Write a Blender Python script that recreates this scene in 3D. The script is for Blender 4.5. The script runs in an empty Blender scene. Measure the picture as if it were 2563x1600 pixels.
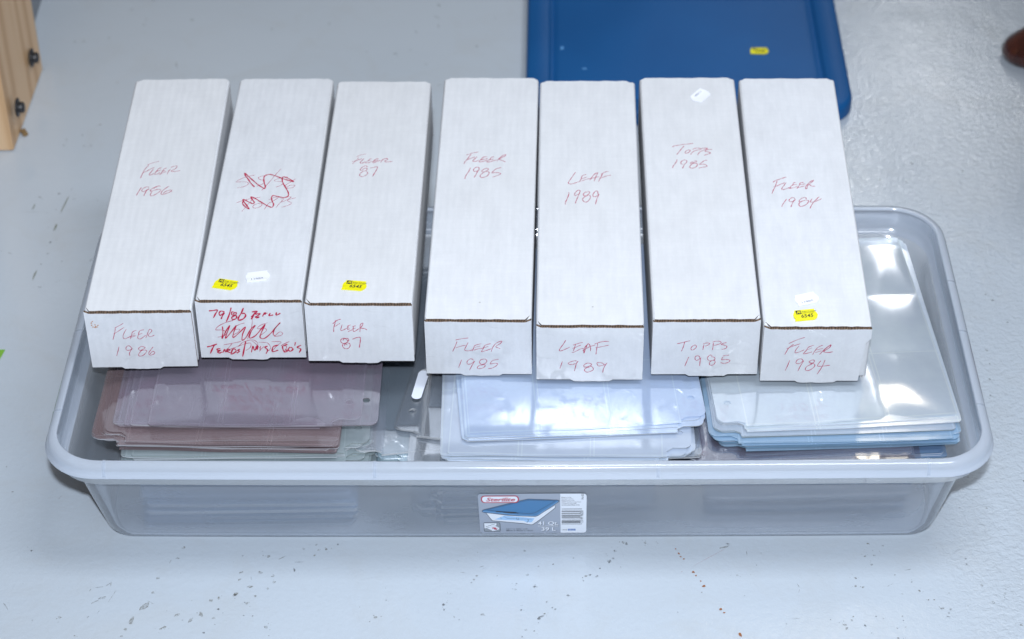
import bpy, bmesh, math, random
from mathutils import Vector, Matrix, geometry
R = math.radians
sc = bpy.context.scene
col = sc.collection

# ---------------------------------------------------------------- camera
cam = bpy.data.cameras.new("camera")
camo = bpy.data.objects.new("camera", cam)
col.objects.link(camo)
PITCH, ROLL = R(38.3296), R(-0.8885)
fw = Vector((0, math.cos(PITCH), -math.sin(PITCH)))
up = Vector((0, math.sin(PITCH), math.cos(PITCH)))
rt = Vector((1, 0, 0))
r2 = rt * math.cos(ROLL) + up * math.sin(ROLL)
u2 = -rt * math.sin(ROLL) + up * math.cos(ROLL)
M = Matrix((r2, u2, -fw)).transposed().to_4x4()
M.translation = Vector((-0.0068, -1.7172, 1.509))
camo.matrix_world = M
cam.lens = 78.633
cam.sensor_width = 36
cam.clip_start = 0.05
cam.clip_end = 50
cam.dof.use_dof = True
cam.dof.focus_distance = 2.10
cam.dof.aperture_fstop = 6.3
sc.camera = camo

# ---------------------------------------------------------------- world, lamps, exposure
world = bpy.data.worlds.new("World")
sc.world = world
world.use_nodes = True
bg = world.node_tree.nodes["Background"]
bg.inputs[0].default_value = (1.0, 0.96, 0.93, 1)
bg.inputs[1].default_value = 0.10
sc.view_settings.view_transform = 'Standard'
sc.view_settings.look = 'None'
sc.view_settings.exposure = 0.13
sc.view_settings.gamma = 1
sc.cycles.max_bounces = 10
sc.cycles.diffuse_bounces = 3
sc.cycles.glossy_bounces = 4
sc.cycles.transmission_bounces = 8
sc.cycles.transparent_max_bounces = 40
sc.cycles.caustics_reflective = False
sc.cycles.caustics_refractive = False
sc.cycles.sample_clamp_indirect = 6


def area(name, loc, sx, sy, power, colr):
    l = bpy.data.lights.new(name, 'AREA')
    l.shape = 'RECTANGLE'
    l.size, l.size_y, l.energy, l.color = sx, sy, power, colr
    o = bpy.data.objects.new(name, l)
    col.objects.link(o)
    o.location = loc
    return o


# long ceiling fixture behind and to the right, a second one over the camera, and the camera's flash
area("ceiling_light", (1.32, 3.3, 2.6), 0.26, 3.2, 25, (0.95, 0.97, 1.0))
area("ceiling_light_small", (0.80, 2.1, 2.6), 0.22, 0.5, 2.2, (1.0, 0.90, 0.72))
area("ceiling_light_over", (0.62, -0.55, 2.35), 1.3, 0.6, 25, (0.90, 0.96, 1.05))
fl = bpy.data.lights.new("camera_flash", 'AREA')
fl.shape = 'RECTANGLE'; fl.size = 0.07; fl.size_y = 0.045
fl.energy = 52
fl.color = (0.87, 0.95, 1.07)
flo = bpy.data.objects.new("camera_flash", fl)
col.objects.link(flo)
flo.location = (0.0, -1.76, 1.80)
flo.rotation_euler = (Vector((0, 0.1, 0.1)) - Vector(flo.location)).to_track_quat('-Z', 'Y').to_euler()

# ---------------------------------------------------------------- helpers


def tag(o, label=None, cat=None, group=None, kind=None):
    if label: o["label"] = label
    if cat: o["category"] = cat
    if group: o["group"] = group
    if kind: o["kind"] = kind
    return o


def empty(name, loc=(0, 0, 0), rot=(0, 0, 0)):
    o = bpy.data.objects.new(name, None)
    o.empty_display_size = 0.02
    col.objects.link(o)
    o.location = loc
    o.rotation_euler = rot
    return o


def mesh(name, verts, faces, mats, parent=None, fm=None, smooth=False):
    me = bpy.data.meshes.new(name)
    me.from_pydata([tuple(v) for v in verts], [], faces)
    for m in (mats if isinstance(mats, (list, tuple)) else [mats]):
        me.materials.append(m)
    if fm:
        for p, i in zip(me.polygons, fm): p.material_index = i
    if smooth:
        for p in me.polygons: p.use_smooth = True
    me.update()
    o = bpy.data.objects.new(name, me)
    col.objects.link(o)
    o.parent = parent
    return o


def frombm(name, bm, mats, parent=None, smooth=False):
    me = bpy.data.meshes.new(name)
    bm.normal_update()
    bm.to_mesh(me)
    bm.free()
    for m in (mats if isinstance(mats, (list, tuple)) else [mats]):
        me.materials.append(m)
    if smooth:
        for p in me.polygons: p.use_smooth = True
    o = bpy.data.objects.new(name, me)
    col.objects.link(o)
    o.parent = parent
    return o


class G:
    """tiny node-graph helper"""

    def __init__(s, name):
        s.m = bpy.data.materials.new(name)
        s.m.use_nodes = True
        s.t = s.m.node_tree
        s.t.nodes.clear()
        s.out = s.t.nodes.new("ShaderNodeOutputMaterial")

    def n(s, typ, ins=None, **kw):
        nd = s.t.nodes.new("ShaderNode" + typ)
        for k, v in kw.items(): setattr(nd, k, v)
        for k, v in (ins or {}).items():
            if isinstance(v, bpy.types.NodeSocket): s.t.links.new(v, nd.inputs[k])
            else:
                if isinstance(v, (tuple, list)) and len(v) == 3 and nd.inputs[k].type == 'RGBA': v = (*v, 1)
                nd.inputs[k].default_value = v
        return nd

    def obj(s): return s.n("TexCoord").outputs["Object"]

    def mapn(s, vec, scale=(1, 1, 1), rot=(0, 0, 0), loc=(0, 0, 0)):
        return s.n("Mapping", {"Vector": vec, "Scale": scale, "Rotation": rot, "Location": loc}).outputs[0]

    def noise(s, vec, scale, detail=3, rough=.5, dist=0):
        return s.n("TexNoise", {"Vector": vec, "Scale": scale, "Detail": detail, "Roughness": rough, "Distortion": dist}).outputs[0]

    def ramp(s, fac, stops):
        r = s.n("ValToRGB", {0: fac})
        e = r.color_ramp.elements
        while len(e) < len(stops): e.new(.5)
        for el, (p, c) in zip(e, stops):
            el.position = p
            el.color = (*c, 1) if isinstance(c, (tuple, list)) else (c, c, c, 1)
        return r.outputs[0]

    def math(s, op, a, b=0.0, c=0.0):
        return s.n("Math", {0: a, 1: b, 2: c}, operation=op).outputs[0]

    def mix(s, fac, a, b, blend='MIX'):
        nd = s.n("Mix", data_type='RGBA', blend_type=blend)
        for i, v in ((0, fac), (6, a), (7, b)):
            if isinstance(v, bpy.types.NodeSocket): s.t.links.new(v, nd.inputs[i])
            else: nd.inputs[i].default_value = (*v, 1) if isinstance(v, (tuple, list)) else v
        return nd.outputs[2]

    def bump(s, h, strength, dist=.001, normal=None):
        d = {"Height": h, "Strength": strength, "Distance": dist}
        if normal is not None: d["Normal"] = normal
        return s.n("Bump", d).outputs[0]

    def pbr(s, **kw):
        return s.n("BsdfPrincipled", {k.replace("_", " "): v for k, v in kw.items()}).outputs[0]

    def mixs(s, fac, a, b):
        nd = s.n("MixShader", {0: fac})
        s.t.links.new(a, nd.inputs[1]); s.t.links.new(b, nd.inputs[2])
        return nd.outputs[0]

    def schlick(s, normal, f0=.04):
        """Fresnel for thin sheets, the same from both sides"""
        ge = s.n("NewGeometry")
        dt = s.math('ABSOLUTE', s.n("VectorMath", {0: normal, 1: ge.outputs["Incoming"]}, operation='DOT_PRODUCT').outputs["Value"])
        return s.math('MULTIPLY_ADD', s.math('POWER', s.math('SUBTRACT', 1.0, s.math('MINIMUM', dt, 1.0)), 5.0), 1 - f0, f0)

    def done(s, sh):
        s.t.links.new(sh, s.out.inputs[0])
        return s.m


def simple(name, c, rough=.5, **kw):
    g = G(name)
    return g.done(g.pbr(Base_Color=c, Roughness=rough, **kw))


# ---------------------------------------------------------------- materials
def m_floor():
    g = G("painted_concrete")
    o = g.obj()
    big = g.noise(o, 1.6, 3)
    c = g.ramp(big, [(.3, (.465, .52, .575)), (.7, (.525, .58, .635))])
    # soft dirty patches and fine dark grains
    dirt = g.ramp(g.noise(o, 9, 8, .72, .6), [(.50, 0.0), (.78, 1.0)])
    c = g.mix(g.math('MULTIPLY', dirt, .32), c, (.44, .44, .42))
    vo = g.n("TexVoronoi", {"Vector": o, "Scale": 42.0, "Randomness": 1.0})
    sel = g.math('LESS_THAN', g.n("SeparateColor", {0: vo.outputs["Color"]}).outputs[0], .10)
    dot = g.math('LESS_THAN', vo.outputs["Distance"], .045)
    c = g.mix(g.math('MULTIPLY', g.math('MULTIPLY', sel, dot), .55), c, (.18, .17, .15))
    peel = g.noise(o, 150, 4, .6, .4)
    coarse = g.noise(o, 14, 2, .5)
    # the paint was rolled on thicker towards the right of the room
    sx = g.n("SeparateXYZ", {0: o})
    mask = g.n("MapRange", {0: g.math('ADD', sx.outputs[0], g.math('MULTIPLY', g.noise(o, 5, 3), .05)), 1: .40, 2: .47, 3: .22, 4: 1.0}).outputs[0]
    mask = g.math('MULTIPLY', mask, g.n("MapRange", {0: sx.outputs[1], 1: .0, 2: .7, 3: 1.0, 4: .20}).outputs[0])
    nb = g.bump(peel, mask, .0019)
    nb2 = g.bump(coarse, .25, .002, nb)
    rough = g.n("MapRange", {0: g.noise(o, 20, 4), 1: .3, 2: .7, 3: .10, 4: .16}).outputs[0]
    return g.done(g.pbr(Base_Color=c, Roughness=rough, Normal=nb2, Specular_IOR_Level=.55))


def m_board(name, gloss, seed):
    """white faced corrugated board"""
    g = G(name)
    o = g.obj()
    oi = g.n("ObjectInfo").outputs["Random"]
    ov = g.n("VectorMath", {0: o, 1: g.n("CombineXYZ", {0: oi, 1: oi, 2: seed}).outputs[0]}, operation='ADD').outputs[0]
    mott = g.noise(g.mapn(ov, (1, .35, 1)), 60, 5, .65)
    c = g.ramp(mott, [(.32, (.665, .685, .72)), (.6, (.735, .755, .79))])
    c = g.mix(g.math('MULTIPLY', oi, .35), c, (.74, .735, .72))
    fib = g.noise(g.mapn(ov, (1, .06, 1)), 520, 2)
    c = g.mix(g.math('MULTIPLY', fib, .12), c, (.62, .61, .60))
    spk = g.n("TexVoronoi", {"Vector": ov, "Scale": 30.0})
    s2 = g.math('LESS_THAN', g.n("SeparateColor", {0: spk.outputs["Color"]}).outputs[0], .05)
    s3 = g.math('LESS_THAN', spk.outputs["Distance"], .03)
    c = g.mix(g.math('MULTIPLY', g.math('MULTIPLY', s2, s3), .6), c, (.3, .28, .25))
    flute = g.n("TexWave", {"Vector": g.mapn(ov, (1, 1, 1)), "Scale": 42.0, "Distortion": 1.2, "Detail": 2.0, "Detail Scale": .6}, bands_direction='X').outputs[1]
    weave = g.math('MULTIPLY', g.noise(g.mapn(ov, (1, .12, 1)), 260, 3, .7), g.noise(g.mapn(ov, (.12, 1, .12)), 260, 3, .7))
    c = g.mix(g.ramp(weave, [(.20, .14), (.34, 0.0)]), c, (.56, .575, .60))
    c = g.mix(g.math('MULTIPLY', g.ramp(g.noise(ov, 7, 4, .6), [(.45, 0.0), (.75, 1.0)]), .25), c, (.60, .60, .60))
    b = g.bump(flute, .24, .0005)
    b = g.bump(g.noise(ov, 38, 3), .30, .0008, b)
    b = g.bump(g.noise(g.mapn(ov, (1, .2, 1)), 400, 2), .10, .0002, b)
    if gloss:
        # clear packing tape stretched over the front: creases that catch the light
        cr = g.n("TexVoronoi", {"Vector": g.mapn(g.n("VectorMath", {0: ov, 1: g.n("VectorMath", {0: g.n("TexNoise", {"Vector": ov, "Scale": 30.0}).outputs[1], 3: .03}, operation='SCALE').outputs[0]}, operation='ADD').outputs[0], (1, 1, 1.5)), "Scale": 26.0}, feature='DISTANCE_TO_EDGE').outputs[0]
        crm = g.ramp(cr, [(0, 1.0), (.07, 0.0)])
        where = g.ramp(g.noise(ov, 22, 2), [(.52, 0.0), (.66, 1.0)])
        b2 = g.bump(g.math('MULTIPLY', crm, where), .9, .0016)
        b2 = g.bump(g.noise(g.mapn(ov, (1, 1, .5)), 38, 2, .5, 1.0), .16, .0020, b2)
        return g.done(g.pbr(Base_Color=c, Roughness=.5, Normal=b, Coat_Weight=.6, Coat_Roughness=.18, Coat_IOR=1.55, Coat_Normal=b2, Specular_IOR_Level=.3))
    return g.done(g.pbr(Base_Color=c, Roughness=.55, Normal=b, Specular_IOR_Level=.35))


def m_kraft():
    g = G("kraft_edge")
    o = g.obj()
    w = g.n("TexWave", {"Vector": o, "Scale": 120.0, "Distortion": 6.0, "Detail": 2.0}, bands_direction='X').outputs[1]
    c = g.ramp(w, [(.2, (.09, .06, .04)), (.8, (.20, .13, .085))])
    return g.done(g.pbr(Base_Color=c, Roughness=.85, Normal=g.bump(w, .6, .0006)))


def m_page(name, tint, opac, gl, rough=.09, weld=True, wav=1.0, stain=None):
    """one vinyl pocket page: part see-through, slightly milky, glossy"""
    g = G(name)
    o = g.obj()
    oi = g.n("ObjectInfo").outputs["Random"]
    ov = g.n("VectorMath", {0: o, 1: g.n("CombineXYZ", {0: oi, 1: oi, 2: oi}).outputs[0]}, operation='ADD').outputs[0]
    mott = g.noise(ov, 24, 5, .6)
    t2 = tuple(min(1, v * 1.13) for v in tint)
    c = g.mix(mott, tint, t2)
    b = g.bump(g.noise(g.mapn(ov, (1, .6, 1)), 22, 1, .4, .4), .5 * wav, .0035)
    fac = opac
    if stain:
        st = g.ramp(g.noise(ov, 16, 6, .7), [(.48, 0.0), (.72, 1.0)])
        c = g.mix(g.math('MULTIPLY', st, .55), c, stain)
    if weld:
        s = g.n("SeparateXYZ", {0: o})
        ls = []
        for sock, cen in ((0, (.0015, .0665, .070, .134, .1375, .201)), (1, (.0025, .094, .187, .281))):
            for cc in cen:
                ls.append(g.math('LESS_THAN', g.math('ABSOLUTE', g.math('SUBTRACT', s.outputs[sock], cc)), .0006))
        acc = ls[0]
        for l in ls[1:]: acc = g.math('MAXIMUM', acc, l)
        b = g.bump(acc, .15, .0004, b)
        fac = g.math('MULTIPLY_ADD', acc, .05, opac)
        c = g.mix(g.math('MULTIPLY', acc, .6), c, tuple(min(1, v * 1.15 + .04) for v in tint))
    fac = g.math('ADD', fac, g.math('MULTIPLY', g.math('SUBTRACT', mott, .5), .25))
    dif = g.n("BsdfDiffuse", {"Color": c, "Normal": b}).outputs[0]
    tl = g.n("BsdfTranslucent", {"Color": c}).outputs[0]
    body = g.mixs(.4, dif, tl)
    tr = g.n("BsdfTransparent", {"Color": (.96, .97, .98)}).outputs[0]
    base = g.mixs(fac, tr, body)
    glo = g.n("BsdfGlossy", {"Color": (.97, .98, 1), "Roughness": rough, "Normal": b}).outputs[0]
    fr = g.schlick(b)
    return g.done(g.mixs(g.math('MINIMUM', g.math('MULTIPLY', fr, gl), .9), base, glo))


def m_tub(name, milkiness, clearshare):
    g = G(name)
    o = g.obj()
    c = g.ramp(g.noise(o, 6, 3), [(.3, (.76, .83, .93)), (.7, (.81, .87, .96))])
    b = g.bump(g.noise(o, 300, 2), .03, .0005)
    dif = g.n("BsdfDiffuse", {"Color": c}).outputs[0]
    tl = g.n("BsdfTranslucent", {"Color": c}).outputs[0]
    milk = g.mixs(.35, dif, tl)
    rf = g.n("BsdfRefraction", {"Color": (.93, .96, 1.0), "Roughness": .13, "IOR": 1.06}).outputs[0]
    tr = g.n("BsdfTransparent", {"Color": (.93, .96, 1.0)}).outputs[0]
    clear = g.mixs(clearshare, rf, tr)
    base = g.mixs(milkiness, clear, milk)
    fr = g.schlick(b, .05)
    gl = g.n("BsdfGlossy", {"Color": (1, 1, 1), "Roughness": .11, "Normal": b}).outputs[0]
    return g.done(g.mixs(fr, base, gl))


def m_lid():
    g = G("blue_plastic")
    o = g.obj()
    c = g.ramp(g.noise(o, 7, 4), [(.3, (.002, .078, .25)), (.7, (.004, .094, .29))])
    b = g.bump(g.noise(o, 700, 2), .3, .0004)
    b = g.bump(g.noise(g.mapn(o, (1, .2, 1)), 12, 2), .12, .003, b)
    return g.done(g.pbr(Base_Color=c, Roughness=.5, Normal=b, Specular_IOR_Level=.3))


def m_pine():
    g = G("pine_board")
    o = g.obj()
    v = g.mapn(o, (1, 1, .10))
    n = g.noise(v, 30, 4, .6, 1.5)
    band = g.n("TexWave", {"Vector": g.mapn(o, (1, 1, .05)), "Scale": 7.0, "Distortion": 9.0, "Detail": 4.0, "Detail Scale": 1.6}, bands_direction='Y').outputs[1]
    c = g.ramp(band, [(.1, (.68, .45, .26)), (.6, (.62, .385, .20)), (.95, (.50, .28, .125))])
    c = g.mix(g.math('MULTIPLY', n, .5), c, (.66, .48, .30))
    kn = g.n("TexVoronoi", {"Vector": g.mapn(o, (1, 1, .55)), "Scale": 9.0})
    k = g.ramp(kn.outputs["Distance"], [(.03, 1.0), (.085, 0.0)])
    c = g.mix(g.math('MULTIPLY', k, .8), c, (.22, .10, .04))
    return g.done(g.pbr(Base_Color=c, Roughness=.5, Normal=g.bump(band, .1, .001)))


def m_mahogany():
    g = G("mahogany")
    o = g.obj()
    c = g.ramp(g.noise(g.mapn(o, (1, 1, .15)), 40, 4), [(.3, (.035, .008, .005)), (.7, (.085, .018, .010))])
    return g.done(g.pbr(Base_Color=c, Roughness=.22, Coat_Weight=.5))


M_FLOOR = m_floor()
M_TOP = m_board("white_cardboard", False, .0)
M_FRONT = m_board("taped_white_cardboard", True, .3)
M_KRAFT = m_kraft()
M_TUB = m_tub("frosted_polypropylene", .30, .38)
M_RIM = m_tub("thick_frosted_polypropylene", .66, .5)
M_LID = m_lid()
M_PINE = m_pine()
M_MAHO = m_mahogany()
M_BLACK = simple("black_metal", (.02, .02, .022), .4)
M_STEEL = simple("grey_steel", (.22, .24, .27), .35, Metallic=.6)
M_YEL = simple("yellow_sticker_paper", (.86, .80, .005), .4)
M_WHT = simple("white_sticker_paper", (.88, .90, .96), .45)
M_INK = simple("black_ink", (.03, .03, .03), .6)
M_BINK = simple("blue_black_ink", (.16, .19, .27), .6)
M_GREEN = simple("green_tape", (.20, .46, .05), .5)
def m_inkred(name, c, op):
    g = G(name)
    o = g.obj()
    d = g.pbr(Base_Color=c, Roughness=.5)
    t = g.n("BsdfTransparent").outputs[0]
    return g.done(g.mixs(g.n("MapRange", {0: g.noise(o, 160, 3), 1: .3, 2: .7, 3: op - .18, 4: op + .12}).outputs[0], t, d))
M_RED = m_inkred("red_marker", (.52, .008, .085), .80)
M_REDF = m_inkred("faint_red_marker", (.55, .05, .13), .62)
M_REDD = m_inkred("bold_red_marker", (.52, .002, .055), .95)
M_RUST = simple("rust_stain", (.48, .22, .10), .8)

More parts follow.
